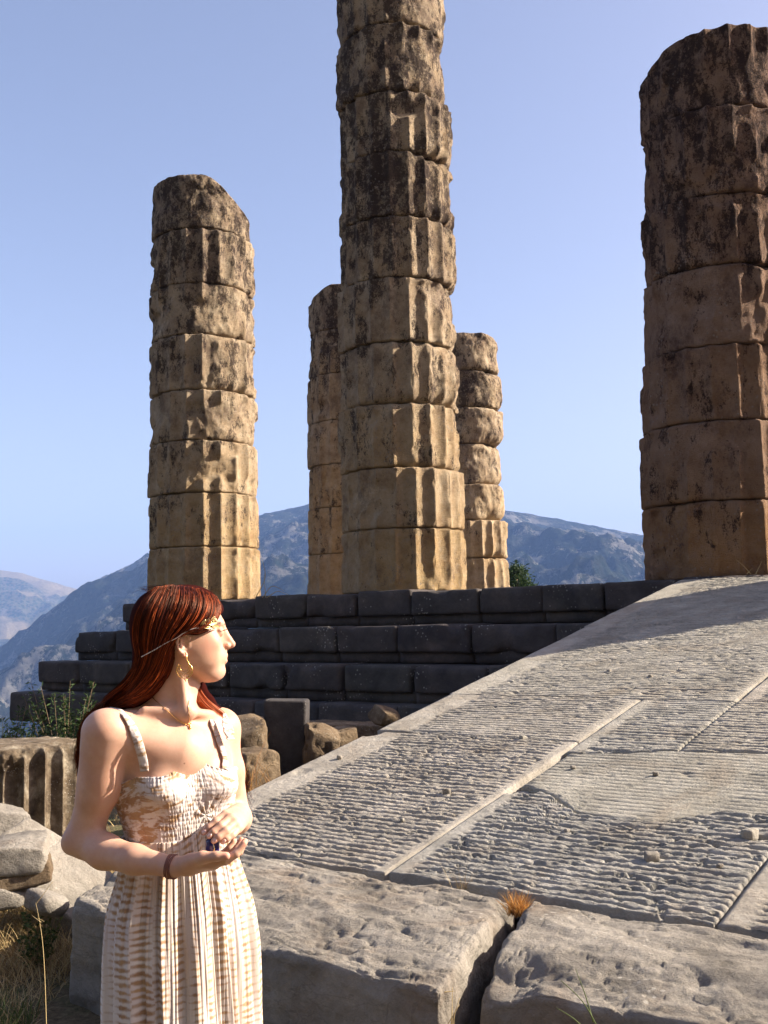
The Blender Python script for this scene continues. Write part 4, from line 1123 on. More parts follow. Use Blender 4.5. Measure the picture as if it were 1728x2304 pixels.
# ------------------------------------------------------------------ hair
def simple0(name, color, rough, spec):
    s = NT(name); return s.done(color, rough, None, spec)
def mat_hair():
    s = NT('auburn_hair')
    a = s.n('ShaderNodeAttribute', attribute_name='shade').outputs['Fac']
    c = s.ramp(a, [(0.0, (0.012, 0.002, 0.0015)), (0.5, (0.085, 0.012, 0.005)), (1.0, (0.46, 0.09, 0.022))])
    m_ = s.done(c, 0.42, None, 0.38)
    s.b.inputs['Specular Tint'].default_value = (1.0, 0.55, 0.35, 1)
    return m_
M['hair'] = mat_hair()
M['hair_base'] = simple0('dark_auburn_under_hair', (0.03, 0.005, 0.004), 0.95, 0.03)
def build_hair():
    S = SDF((-0.80, 2.36, 1.16), (-0.34, 2.78, 1.72), 0.0035)
    ax = (HF, HS, np.array([0, 0, 1.0])); m = HM
    S.ell(HP(401, 1411), (101 * m, 86 * m, 93 * m), ax, 0.01)
    S.ell(HP(437, 1392), (63 * m, 80 * m, 66 * m), ax, 0.03)
    S.ell(HP(354, 1425), (48 * m, 70 * m, 72 * m), ax, 0.03)
    S.ell(HP(350, 1385), (42 * m, 70 * m, 50 * m), ax, 0.03)
    # face left free: polygon in the side view
    poly = np.array([(499, 1378), (488, 1390), (482, 1400), (480, 1413), (466, 1424), (448, 1430), (426, 1427), (411, 1426), (400, 1436), (397, 1452), (396, 1490), (388, 1515),
                     (400, 1640), (640, 1640), (640, 1345), (507, 1362)], dtype=float)
    O_ = HO
    def cut(X, Y, Z):
        dx, dy, dz = X - O_[0], Y - O_[1], Z - O_[2]
        f = 410 + (dx * HF[0] + dy * HF[1]) / HM * 0.985; y = 1423 - dz / HM
        s_ = np.abs((dx * HS[0] + dy * HS[1]) / HM)
        f = f + 7 * (s_ / 60) ** 2 - 2
        ins = np.zeros(f.shape, bool); dist = np.full(f.shape, 1e9, dtype=np.float64)
        n = len(poly)
        for i in range(n):
            a, b = poly[i], poly[(i + 1) % n]
            e = b - a; t = np.clip(((f - a[0]) * e[0] + (y - a[1]) * e[1]) / (e @ e), 0, 1)
            dist = np.minimum(dist, np.hypot(f - a[0] - t * e[0], y - a[1] - t * e[1]))
            c1 = (a[1] > y) != (b[1] > y)
            xx = (b[0] - a[0]) * (y - a[1]) / (b[1] - a[1] + 1e-12) + a[0]
            ins ^= c1 & (f < xx)
        return np.where(ins, -dist, dist) * HM
    S.put(HP(300, 1680) - 0.12, HP(620, 1330) + 0.12, cut, 0.008, 'sub')
    top = S.d.copy()
    # the fall of hair behind the ear, down the back of the shoulder
    S.chain([wp(352, 1462, 2.525), wp(343, 1500, 2.520), wp(326, 1540, 2.520), wp(296, 1572, 2.528), wp(252, 1595, 2.545), wp(216, 1640, 2.575), wp(205, 1720, 2.60), wp(210, 1820, 2.62)],
            [0.042, 0.040, 0.030, 0.020, 0.016, 0.018, 0.016, 0.010], 0.03)
    S.chain([wp(365, 1500, 2.56), wp(340, 1560, 2.60), wp(310, 1640, 2.66), wp(300, 1760, 2.68)], [0.045, 0.045, 0.05, 0.04], 0.03)
    # far side
    S.chain([wp(425, 1490, 2.605), wp(445, 1548, 2.60), wp(466, 1580, 2.605), wp(490, 1606, 2.635), wp(507, 1660, 2.70), wp(520, 1750, 2.72)], [0.022, 0.017, 0.016, 0.014, 0.012, 0.008], 0.015)
    return S.mesh()
hvv, hff = build_hair()
hair = mesh_np('hair', hvv, hff, M['hair_base'], person)
hair.data.attributes.new('shade', 'FLOAT', 'POINT').data.foreach_set('value', np.full(len(hvv), 0.12, dtype=np.float32))
HAIR = bvh_of(hvv, hff)
def pl(poly, t):
    poly = np.array(poly, dtype=float); d = np.concatenate([[0], np.cumsum(np.linalg.norm(np.diff(poly, axis=0), axis=1))])
    return np.stack([np.interp(t * d[-1], d, poly[:, i]) for i in range(poly.shape[1])], -1)
G_ = [[(486, 1342), (497, 1360), (495, 1382), (482, 1403), (454, 1420), (425, 1419), (402, 1428), (392, 1470), (382, 1512), (352, 1553), (300, 1580)],
      [(470, 1333), (480, 1352), (476, 1382), (460, 1406), (430, 1418), (406, 1426), (388, 1452), (380, 1490), (364, 1525), (335, 1560), (285, 1580)],
      [(445, 1324), (455, 1346), (448, 1378), (430, 1405), (406, 1426), (388, 1448), (374, 1480), (358, 1515), (338, 1542), (310, 1565), (268, 1582)],
      [(415, 1319), (418, 1342), (408, 1376), (390, 1408), (372, 1438), (360, 1468), (348, 1500), (332, 1532), (312, 1553), (290, 1568), (258, 1585)],
      [(385, 1316), (377, 1340), (363, 1374), (352, 1408), (344, 1442), (339, 1472), (331, 1500), (316, 1530), (298, 1550), (278, 1565), (250, 1583)],
      [(358, 1321), (337, 1345), (320, 1378), (312, 1412), (312, 1445), (318, 1472), (312, 1498), (298, 1525), (282, 1547), (262, 1562), (242, 1580)],
      [(350, 1322), (322, 1348), (305, 1382), (299, 1415), (301, 1446), (309, 1472), (304, 1498), (290, 1524), (272, 1547), (254, 1563), (236, 1582)]]
TAIL = [(226, 1594), (200, 1618), (185, 1650), (178, 1695), (176, 1750)]
ts = np.linspace(0, 1, 34)
GC = np.array([pl(g, ts) for g in G_])
def strands():
    mb_v, mb_f, shade = [], [], []
    rs = np.random.default_rng(5)
    def add(pts, rad, sh):
        n = len(pts)
        t = np.gradient(pts, axis=0); t /= np.linalg.norm(t, axis=1, keepdims=True) + 1e-9
        a = np.cross(t, np.array([0.2, 1.0, 0.1])); a /= np.linalg.norm(a, axis=1, keepdims=True) + 1e-9
        b = np.cross(t, a)
        rad = rad * np.interp(np.linspace(0, 1, n), [0, 0.1, 0.8, 1], [0.6, 1, 1, 0.15])[:, None]
        v = np.stack([pts + a * rad, pts - 0.5 * a * rad + 0.87 * b * rad, pts - 0.5 * a * rad - 0.87 * b * rad], 0)
        off = sum(len(x) for x in mb_v) if False else add.off
        mb_v.append(v.reshape(-1, 3)); mb_f.append(grid_faces(3, n, True, off)); add.off += 3 * n
        shade.append(np.repeat(np.tile(sh, 1)[None, :], 3, 0).ravel())
    add.off = 0
    nS = 4200
    for i in range(nS):
        g = rs.uniform(0, 6) if i > 300 else rs.uniform(0, .6)
        k = min(int(g), 5); w = g - k
        c = GC[k] * (1 - w) + GC[k + 1] * w
        cl = rs.normal(0, 1)
        amp = np.interp(ts, [0, 0.15, 0.5, 1], [1.6, 2.0, 3.6, 9.0])
        c = c + np.stack([vnoise(np.stack([ts * 3 + i * 1.7, ts * 0 + i, ts * 0], -1), 31), vnoise(np.stack([ts * 3 + i * 2.3, ts * 0 + i, ts * 0 + 5], -1), 32)], -1) * amp[:, None] * 0.9
        c[:, 1] += cl * amp * 0.35; c[:, 0] += rs.normal(0, 1.2)
        t0 = rs.uniform(0, 0.10) if rs.random() < 0.7 else rs.uniform(0, 0.5)
        far = False
        DD, RD = [], []
        lift = rs.gamma(1.6, 0.0017) + 0.0003
        for j, (x, y) in enumerate(c):
            d = FW + RT * ((x - 864) / F_PX) - UP * ((y - 1152) / F_PX); dn = d / np.linalg.norm(d)
            r = HAIR.ray_cast(Vector(EYE.tolist()), Vector(dn.tolist()), 10)
            DD.append(d); RD.append(9.0 if r[0] is None else r[0][1])
        RD_ = np.array(RD); ok = RD_ < 8
        dep = np.interp(np.arange(34), np.flatnonzero(ok), RD_[ok]) if ok.any() else np.full(34, 2.545)
        if not ok[0]: dep = np.minimum(dep, 2.545)
        for _ in range(5): dep[1:-1] = (dep[:-2] + 2 * dep[1:-1] + dep[2:]) / 4
        dep = np.minimum(dep, RD_) - lift * 1.2
        P3 = EYE + np.array(DD) * (dep / np.array(DD)[:, 1])[:, None]
        if i % 3 == 0:
            T2 = np.array([wp(x + rs.normal(0, 4), y + rs.normal(0, 3), 2.55 + 0.012 * kk + rs.normal(0, 0.006)) for kk, (x, y) in enumerate(TAIL)]) + rs.normal(0, 0.004, 3)
            P3 = np.vstack([P3, pl(np.vstack([P3[-1], T2]), np.linspace(0.12, rs.uniform(0.5, 1), 14))])
        P3[1:-1] = (P3[:-2] + 2 * P3[1:-1] + P3[2:]) / 4
        P3[1:-1] = (P3[:-2] + 2 * P3[1:-1] + P3[2:]) / 4
        st = int(t0 * 34); P3 = P3[st:]
        sh = np.clip(rs.normal(0.42, 0.3), 0, 1)
        add(P3, rs.uniform(0.00035, 0.0008), np.full(len(P3), sh))
    # the lock in front of the far shoulder
    for i in range(420):
        w = rs.uniform(0, 1)
        A_ = np.array([(432 - 6 * w, 1505), (437 - 8 * w, 1530), (446 - 12 * w, 1552 + 8 * w), (462 - 14 * w, 1574 + 14 * w), (482 - 10 * w, 1592 + 12 * w), (504 - 12 * w, 1607 + 6 * w), (512, 1640), (520, 1690), (530, 1740), (536, 1790)], dtype=float)
        dp = np.array([2.60, 2.595, 2.585, 2.58, 2.585, 2.60, 2.66, 2.72, 2.76, 2.77]) + rs.normal(0, 0.005) - 0.004
        A_ = A_ + rs.normal(0, 1.5, 2) + np.cumsum(rs.normal(0, 0.7, (10, 2)), 0)
        Q = np.array([wp(x, y, d_) for (x, y), d_ in zip(A_, dp)])
        Q = pl(Q, np.linspace(0, rs.uniform(0.55, 1), 26))
        for _ in range(3): Q[1:-1] = (Q[:-2] + 2 * Q[1:-1] + Q[2:]) / 4
        add(Q, rs.uniform(0.0004, 0.0009), np.full(26, np.clip(rs.normal(0.9, 0.15), 0, 1)))
    # fly-away hairs over the crown, at the nape and by the far elbow
    for i in range(150):
        x0 = rs.uniform(325, 485); y0 = 1322 + 0.0016 * (x0 - 395) ** 2
        Q = np.array([wp(x0, y0 + 6, 2.54), wp(x0 + rs.normal(0, 5), y0 - rs.uniform(0, 5), 2.54), wp(x0 - rs.uniform(-8, 22), y0 - rs.uniform(-2, 9), 2.54), wp(x0 - rs.uniform(0, 36), y0 + rs.uniform(-8, 8), 2.54)])
        Q = pl(Q, np.linspace(0, 1, 12))
        for _ in range(3): Q[1:-1] = (Q[:-2] + 2 * Q[1:-1] + Q[2:]) / 4
        add(Q, 0.00028, np.full(12, 0.5))
    for i in range(70):
        x0, y0 = rs.uniform(525, 540), rs.uniform(1650, 1700)
        Q = np.array([wp(x0, y0, 2.76), wp(x0 + 8, y0 + 50, 2.77), wp(x0 + rs.uniform(5, 30), y0 + 85, 2.77), wp(x0 + rs.uniform(0, 45), y0 + rs.uniform(95, 140), 2.77)])
        Q = pl(Q, np.linspace(0, 1, 14))
        for _ in range(3): Q[1:-1] = (Q[:-2] + 2 * Q[1:-1] + Q[2:]) / 4
        add(Q, 0.0003, np.full(14, 0.4))
    # light sideburn hairs before the ear
    for i in range(60):
        x0 = rs.uniform(450, 482)
        Q = np.array([wp(x0, 1408, 2.47), wp(x0 - 14, 1422, 2.465), wp(x0 - 34, 1428 + rs.uniform(-2, 3), 2.465), wp(410, 1425, 2.462)])
        Q = np.array([hit(*q, HAIR, 0.0015, 2.47) for q in [(x0, 1406), (x0 - 14, 1419), (x0 - 32, 1425), (412, 1424)]])
        add(pl(Q, np.linspace(0, 1, 10)), 0.0005, np.full(10, np.clip(rs.normal(0.6, 0.2), 0, 1)))
    V = np.vstack(mb_v); F = np.vstack(mb_f)
    o = mesh_np('hair_strands', V, F, M['hair'], hair, smooth=True)
    o.data.attributes.new('shade', 'FLOAT', 'POINT').data.foreach_set('value', np.concatenate(shade).astype(np.float32))
    o['kind'] = 'stuff'
strands()

# ------------------------------------------------------------------ eye, brow, lashes
def simple(name, color, rough=0.5, metal=0.0, spec=0.5, **kw):
    s = NT(name); m_ = s.done(color, rough, None, spec); s.b.inputs['Metallic'].default_value = metal
    for k, v in kw.items(): s.b.inputs[k].default_value = v
    return m_
M['gold'] = simple('gold', (0.95, 0.62, 0.22), 0.25, 1.0)
M['pale_gold'] = simple('pale_gold', (0.98, 0.80, 0.42), 0.28, 1.0)
M['eyewhite'] = simple('eye_white', (0.75, 0.72, 0.68), 0.2)
M['iris'] = simple('iris', (0.10, 0.13, 0.12), 0.2)
M['lash'] = simple('lash_brown', (0.05, 0.02, 0.012), 0.6)
M['cord'] = simple('white_elastic', (0.70, 0.66, 0.64), 0.6)
M['string'] = simple('brown_string', (0.20, 0.075, 0.05), 0.7)
M['nail'] = simple('nail', (0.78, 0.50, 0.42), 0.2, 0, 0.6)
def sphere(c, r, nu=20, nv_=12, sc=(1, 1, 1), axes=None):
    u = np.arange(nu) / nu * 2 * math.pi; v = np.linspace(0.0001, math.pi - 0.0001, nv_)
    Uu, Vv = np.meshgrid(u, v, indexing='ij')
    q = np.stack([np.sin(Vv) * np.cos(Uu) * sc[0], np.sin(Vv) * np.sin(Uu) * sc[1], np.cos(Vv) * sc[2]], -1).reshape(-1, 3) * r
    if axes is not None: q = q @ np.array(axes)
    return q + np.array(c), grid_faces(nu, nv_, True)[:, ::-1]
for s in (1, -1):
    c = HP(485.5, 1424.5, s * 29)
    v, f = sphere(c, 11.6 * HM)
    e = mesh_np('eye', v, f, M['eyewhite'], person)
    v, f = sphere(c + HF * 10.6 * HM, 4.4 * HM, 16, 8, (0.35, 1, 1), (HF, HS, np.array([0, 0, 1.0])))
    mesh_np('iris', v, f, M['iris'], e)
    mb = MB()
    for k in range(16):
        a = k / 15
        p0 = HP(501 - 8 * a, 1420.5 + 1.5 * a, s * (20 + 21 * a)); p1 = p0 + HF * 0.0045 + np.array([0, 0, 0.001]); p2 = p0 + HF * 0.0085 + np.array([0, 0, 0.0035]) + HS * s * 0.001 * a
        v, f = tube([p0, p1, p2], [0.0005, 0.0004, 0.0001], 4, False); mb.add(v, f)
    v, f = tube([HP(501 - 8.5 * a, 1420.5 + 1.5 * a, s * (19 + 23 * a)) for a in np.linspace(0, 1, 8)], 0.0006, 5); mb.add(v, f)
    mb.build('eyelashes', M['lash'], person)
    mb = MB()
    for k in range(70):
        a = rng.uniform(0, 1)
        p0 = HP(502.5 - 16 * a ** 1.2, 1407 - 3.5 * math.sin(a * 2.6) + rng.normal(0, 1.3), s * (13 + 33 * a))
        v, f = tube([p0 + HF * 0.0006, p0 - HF * 0.003 + HS * s * 0.005 + np.array([0, 0, 0.001]) + HF * 0.0012], [0.0004, 0.0001], 3, False); mb.add(v, f)
    mb.build('eyebrow', M['lash'], person)

# ------------------------------------------------------------------ jewellery and things worn
def nails():
    for (px, py, d, ax_) in ((459, 1872.5, 2.3335, (-0.75, 0.0, -0.6)), (471, 1880.5, 2.3180, (-0.75, 0, -0.65)), (483, 1891.5, 2.3115, (-0.7, 0, -0.7)), (503, 1893, 2.3190, (-0.8, 0, -0.6))):
        c = wp(px, py, d); a = np.array(ax_); a /= np.linalg.norm(a); n_ = np.array([0.1, -0.86, 0.5]); n_ -= a * (n_ @ a); n_ /= np.linalg.norm(n_)
        b = np.cross(a, n_)
        v, f = sphere(c, 1.0, 14, 8, (0.0062, 0.0046, 0.0016), (a, b, n_))
        mesh_np('fingernail', v, f, M['nail'], person)
nails()
# headband: elastic cord, stem and laurel leaves
mb = MB()
cp_ = [(318, 1478), (332, 1469), (348, 1459), (364, 1449), (379, 1440), (393, 1430), (404, 1423), (418, 1417.5), (432, 1413), (444, 1410.5)]
cpts = np.array([hit(x, y, HAIR, 0.012, 2.5) for x, y in cp_]); cpts[0] = wp(318, 1478, cpts[1][1] + 0.004)
cpts = pl(cpts, np.linspace(0, 1, 30))
for _ in range(8): cpts[1:-1] = (cpts[:-2] + 2 * cpts[1:-1] + cpts[2:]) / 4
v, f = tube(cpts, 0.0011, 6); mb.add(v, f)
hb = mb.build('headband', M['cord'], person)
def hh(x, y, o):
    a = hit(x, y, HAIR, o, 9); b = hit(x, y, BODY, o, 9)
    return a if a[1] < b[1] else b
def leaf(name, x0, y0, x1, y1, wd, off):
    a = hh(x0, y0, off); b = hh(x1, y1, off + 0.002)
    ax_ = b - a; L_ = np.linalg.norm(ax_); ax_ /= L_
    n_ = np.array([0.35, -0.9, 0.2]); n_ -= ax_ * (n_ @ ax_); n_ /= np.linalg.norm(n_); w = np.cross(ax_, n_)
    t = np.linspace(0, 1, 9); q = np.linspace(-1, 1, 5)
    Tt, Qq = np.meshgrid(t, q, indexing='ij')
    wf = np.sin(math.pi * Tt ** 0.8) ** 0.8 * wd
    v = a + ax_ * (Tt * L_)[..., None] + w * (Qq * wf)[..., None] + n_ * (0.0022 * (1 - np.abs(Qq)) * -1 + 0.002 * np.sin(Tt * 3) + 0.0015 * Qq ** 2)[..., None]
    o = mesh_np(name, v.reshape(-1, 3), grid_faces(9, 5), M['pale_gold'], hb)
    md = o.modifiers.new('thickness', 'SOLIDIFY'); md.thickness = 0.0007
for q in [(449, 1409, 459, 1394, 0.0035), (458, 1406, 468, 1390, 0.0034), (466, 1402, 478, 1387, 0.0035), (462, 1405, 480, 1400, 0.0032), (470, 1406, 488, 1409, 0.0036), (452, 1410, 472, 1411, 0.0030), (474, 1398, 480, 1391, 0.0028)]:
    leaf('laurel_leaf', *q, 0.0075)
v, f = tube([hh(x, y, 0.007) for x, y in [(440, 1412), (452, 1410), (464, 1406), (476, 1402), (487, 1407)]], 0.0010, 6)
mesh_np('laurel_stem', v, f, M['pale_gold'], hb)
# earring: hook, crescent of wires and a drop
def earring():
    mb = MB(); m = MMPX
    c = hit(411, 1500, BODY, 0.010, 2.49)[1]; dep = min(c, 2.462)
    def q(x, y, o=0): return wp(x, y, dep + o)
    v, f = tube([q(416, 1468, 0.004), q(420, 1476), q(420, 1484), q(424, 1492), q(431, 1500), q(433, 1509)], 0.0013, 6); mb.add(v, f)
    for rr_, w_, cy in ((18.0, 0.0014, 1508), (12.5, 0.0010, 1504), (9.5, 0.0008, 1502)):
        a = np.linspace(R(-40), R(220), 30)
        v, f = tube([q(415 + rr_ * math.cos(t), cy + rr_ * math.sin(t)) for t in a], w_, 6); mb.add(v, f)
    for a in np.linspace(R(-15), R(195), 13):
        v, f = tube([q(415 + 12.5 * math.cos(a), 1504 + 12.5 * math.sin(a)), q(415 + 17.3 * math.cos(a), 1508 + 17.3 * math.sin(a))], 0.0005, 4); mb.add(v, f)
        v, f = sphere(q(415 + 15.5 * math.cos(a), 1506 + 15 * math.sin(a)), 0.0011, 8, 6); mb.add(v, f)
    for x, y in ((401, 1495), (420, 1529), (418, 1532), (416, 1529), (424, 1489)):
        v, f = sphere(q(x, y), 0.0018, 10, 6); mb.add(v, f)
    mb.build('earring', M['gold'], person)
earring()
# necklace
mb = MB()
nl = [surf(x, y, 0.0016)[0] for x, y in [(341, 1565), (350, 1576), (360, 1586), (370, 1594), (380, 1602), (390, 1611), (401, 1619), (412, 1626), (421, 1630)]]
v, f = tube(nl, 0.0008, 5); mb.add(v, f)
nl = [surf(x, y, 0.0016)[0] for x, y in [(424, 1576), (424, 1590), (425, 1604), (426, 1618), (425, 1630)]]
v, f = tube(nl, 0.0006, 5); mb.add(v, f)
for x, y, r_ in ((422, 1630, 0.0024), (417, 1629, 0.0016), (427, 1629, 0.0018), (426, 1636, 0.0030), (427, 1640, 0.0030), (424, 1634, 0.0018)):
    v, f = sphere(surf(x, y, 0.003)[0], r_, 10, 6); mb.add(v, f)
mb.build('necklace', M['gold'], person)
v, f = sphere(hit(512.5, 1448.5, BODY, 0.0006, 2.5), 0.0012, 10, 6); mesh_np('nose_stud', v, f, M['cord'], person)
# bracelet of knotted strings
wr0 = wp(387, 1950, 2.345); axw = wp(428, 1948, 2.337) - wp(340, 1944, 2.362); axw /= np.linalg.norm(axw)
e1 = np.cross(axw, [0, 0, 1.0]); e1 /= np.linalg.norm(e1); e2 = np.cross(e1, axw)
mb = MB()
for k in range(6):
    a = np.linspace(0, 2 * math.pi, 33)
    o_ = (k - 2.5) * 0.0027
    pts = [wr0 + axw * (o_ + 0.0016 * math.sin(t * 2 + k)) + (e1 * math.cos(t) + e2 * math.sin(t)) * (0.0240 + 0.0010 * (k % 2)) for t in a]
    v, f = tube(pts, 0.0014, 6, False); mb.add(v, f)
kn0 = wp(385, 1972, 2.335)
for k in range(4):
    v, f = sphere(kn0 + rng.normal(0, 0.002, 3), 0.0026, 10, 6); mb.add(v, f)
for k in range(3):
    v, f = tube([wp(396 + 2 * k, 1952, 2.322), wp(406, 1948 - 3 * k, 2.317), wp(417 - 3 * k, 1940 + 3 * k, 2.314)], 0.0005, 4); mb.add(v, f)
mb.build('bracelet', M['string'], person)
# what she holds
def lathe(prof, c, n=28):
    prof = np.array(prof); th = np.arange(n) / n * 2 * math.pi
    v = np.stack([np.cos(th)[:, None] * prof[None, :, 0], np.sin(th)[:, None] * prof[None, :, 0], np.broadcast_to(prof[None, :, 1], (n, len(prof)))], -1).reshape(-1, 3)
    return v + np.array(c), grid_faces(n, len(prof), True)
bc = wp(478, 1924, 2.342)
v, f = lathe([(0.0001, 0), (0.0135, 0), (0.0150, 0.002), (0.0150, 0.030), (0.0135, 0.034), (0.008, 0.037), (0.008, 0.043), (0.0001, 0.044)], bc)
M['cobalt'] = simple('dark_blue_glaze', (0.010, 0.012, 0.10), 0.15, 0, 0.6)
vial = empty('small_jar', bc, 'small dark blue jar cupped between the hands of the woman', 'jar')
mesh_np('jar_body', v, f, M['cobalt'], vial)
v, f = tube([bc + np.array([0.004, -0.0152, 0.006]), bc + np.array([0.007, -0.0148, 0.016]), bc + np.array([0.004, -0.0152, 0.028])], 0.0011, 5)
mesh_np('painted_sprig', v, f, M['pale_gold'], vial)
# ------------------------------------------------------------------ broken fluted drum on the left
def broken_drum():
    c = wp(52, 1700, 7.0); rad = 0.405; top = float(wp(52, 1672, 7.0)[2]); bot = -0.1
    nt, nz = 400, 90
    th = np.arange(nt) / nt * 2 * math.pi; t = np.linspace(0, 1, nz); t = np.where(t > 0.5, 1 - (1 - t) * (0.4 + 0.6 * (1 - t) * 2), t)
    TH, T = np.meshgrid(th, t, indexing='ij')
    dx, dy = np.sin(TH), -np.cos(TH)
    ph = ((np.degrees(TH) - 2) / 18.0) % 1.0
    Z_ = bot + (top - bot) * T
    key = np.stack([dx * rad, dy * rad, Z_], -1)
    r = rad - 0.058 * (1 - np.abs(2 * ph - 1) ** 2.2) + 0.006 * fbm(key * 12, 5, 71, .6)
    # flutes start in round arches below a broken rim on the left
    brk = sst(0.06, -0.06, (top - Z_) - 0.22 - 0.16 * fbm(key * 5, 3, 72) + 0.35 * sst(-0.3, 1.0, np.sin(TH)))
    r = r + brk * (0.012 + 0.058 * (1 - np.abs(2 * ph - 1) ** 2.2) * 0.8) - brk * 0.055 * np.clip(fbm(key * 7, 4, 73, .6) + 0.35, 0, 1)
    e = (top - Z_); rr_ = 0.03 * (1 + fbm(key * 6, 2, 74)) + 0.01
    k = np.clip(1 - e / rr_, 0, 1); r = r - rr_ * (1 - np.sqrt(1 - 0.99 * k * k))
    r = r - 0.035 * sst(0.25, 0.5, fbm(key * np.array([6, 6, 3]), 3, 75))
    v = np.stack([c[0] + dx * r, c[1] + dy * r, Z_], -1)
    f = [grid_faces(nt, nz, True)]; V = [v.reshape(-1, 3)]; n0 = nt * nz
    ring = np.arange(nt) * nz + nz - 1; prev = ring; b = n0
    for q in (0.88, 0.72, 0.5, 0.25, 0.02):
        vv = v[:, -1].copy(); vv[:, 0] = c[0] + (vv[:, 0] - c[0]) * q; vv[:, 1] = c[1] + (vv[:, 1] - c[1]) * q
        vv[:, 2] = top + 0.018 * fbm(vv * 7, 4, 77) - 0.01 + (0.02 if q < 0.8 else 0)
        V.append(vv); cur = b + np.arange(nt); i = np.arange(nt); j = (i + 1) % nt
        f.append(np.stack([prev[i], prev[j], cur[j], cur[i]], -1)); prev = cur; b += nt
    o = mesh_np('broken_drum', np.vstack(V), np.concatenate(f), M['drum'])
    tag(o, 'broken fluted column drum standing upright at the left edge behind the woman', 'column drum')
broken_drum()

# ------------------------------------------------------------------ loose stones
def rock(name, px, py, depth, size, rot=(0, 0, 0), seed=0, mat='rock', rad=0.3, rough=0.02, scale=9, res=0.022, label=None, cat='rock', group=None, chips=0.03, zc=None, parent=None, holes=0.0, facets=8):
    """stone whose middle the photo shows at px, py"""
    size = np.array(size, dtype=float)
    q, f = stone_geo(size, res, rad * size.min(), rough, scale, seed, chips)
    if holes:
        n = vnoise(q * 26 + seed, seed + 4); q = q - (q - size / 2) / np.linalg.norm(q - size / 2, axis=1, keepdims=True) * (holes * sst(0.25, 0.7, n))[:, None]
    q = q - size / 2
    # facets
    rs = np.random.default_rng(seed + 100)
    for k in range(facets):
        n_ = rs.normal(0, 1, 3); n_ /= np.linalg.norm(n_); lim = (0.27 + 0.13 * rs.random()) * np.sum(np.abs(n_) * size)
        dd = q @ n_ - lim; q = q - np.maximum(dd, 0)[:, None] * n_ * 0.95
    Rm = np.array(Matrix.Rotation(rot[2], 3, 'Z') @ Matrix.Rotation(rot[1], 3, 'Y') @ Matrix.Rotation(rot[0], 3, 'X'))
    c = wp(px, py, depth)
    if zc is not None: c[2] = zc
    v = q @ Rm.T + c
    o = mesh_np(name, v, f, M[mat], parent)
    if label: tag(o, label, cat, group)
    return o
# by the broken drum
rock('boulder', 8, 1885, 5.9, (0.36, 0.30, 0.30), (0, 0.25, 0.3), 201, 'block', rad=0.12, rough=0.02, facets=6, label='small pale boulder at the left edge, topmost of the stones before the drum', group='stones at the left edge')
rock('stone_slab', 118, 1972, 5.5, (0.62, 0.42, 0.16), (0.30, 0.66, -0.15), 202, 'block', rad=0.08, rough=0.012, facets=2, label='tilted flat grey slab sloping down between the drum and the dark block', group='stones at the left edge')
for k, (py, w, h, tilt) in enumerate(((1925, 0.42, 0.14, -0.10), (1968, 0.46, 0.10, -0.16), (2003, 0.48, 0.10, -0.12))):
    rock('layered_stone', 6 - 3 * k, py, 5.25, (w, 0.36, h), (0.02, tilt, 0.25 + 0.05 * k), 210 + k, 'block' if k != 1 else 'rock', rad=0.10, rough=0.02, facets=3,
         label=['thick grey stone, upper one of three lying in layers at the left edge', 'brown stone in the middle of three layers at the left edge', 'lowest of three layered stones at the left edge, half buried in dry grass'][k], group='stones at the left edge')
rock('boulder', 112, 2035, 5.0, (0.17, 0.16, 0.08), (0.1, 0.3, 0.9), 205, 'block', rad=0.12, facets=3, label='small stone in dry grass beside the green weed, left of the dark block', group='stones at the left edge')
# behind the ramp
rock('standing_block', 644, 1665, 8.3, (0.33, 0.20, 0.62), (0.0, 0.03, -0.08), 221, 'dark', rad=0.10, rough=0.006, res=0.018, chips=0.03, facets=0, label='upright dark block with a crack across it, standing behind the ramp edge', cat='stone block')
rock('porous_boulder', 545, 1690, 8.0, (0.36, 0.42, 0.50), (0, 0, 0.1), 222, 'rock', rad=0.14, facets=4, rough=0.02, label='dark pitted boulder with a sunlit top just right of the woman', cat='rock', holes=0.03)
rock('porous_boulder', 722, 1690, 8.15, (0.26, 0.3, 0.40), (0, 0.1, 0.2), 223, 'rock', rad=0.16, facets=5, rough=0.02, label='yellow brown pitted stone touching the right side of the dark upright block', cat='rock', holes=0.035)
rock('porous_boulder', 765, 1672, 8.6, (0.34, 0.3, 0.22), (0, -0.1, 0.6), 224, 'rock', rad=0.15, facets=4, rough=0.02, label='low yellow brown stone between the upright block and the ramp edge', cat='rock', holes=0.03)
rock('flat_slab', 780, 1640, 9.6, (0.95, 0.5, 0.10), (0, 0.03, 0.1), 225, 'rock', rad=0.15, facets=1, label='long flat pale slab lying before the lowest step, behind the upright block', cat='stone slab')
rock('flat_slab', 560, 1642, 9.4, (0.45, 0.4, 0.16), (0, -0.05, 0.4), 226, 'rock', rad=0.2, facets=3, label='flat sunlit stone behind the shoulder of the woman', cat='stone slab')
rock('boulder', 866, 1612, 8.7, (0.21, 0.19, 0.17), (0.5, 0.4, 0.6), 227, 'rock', rad=0.25, rough=0.03, label='small round brown boulder peeping over the ramp edge before the steps', cat='rock')
rock('boulder', 560, 1735, 7.4, (0.30, 0.4, 0.3), (0, 0, 0.7), 228, 'rock', rad=0.15, facets=4, label='low dark boulder at the elbow of the woman beside the ramp edge', cat='rock', holes=0.02)
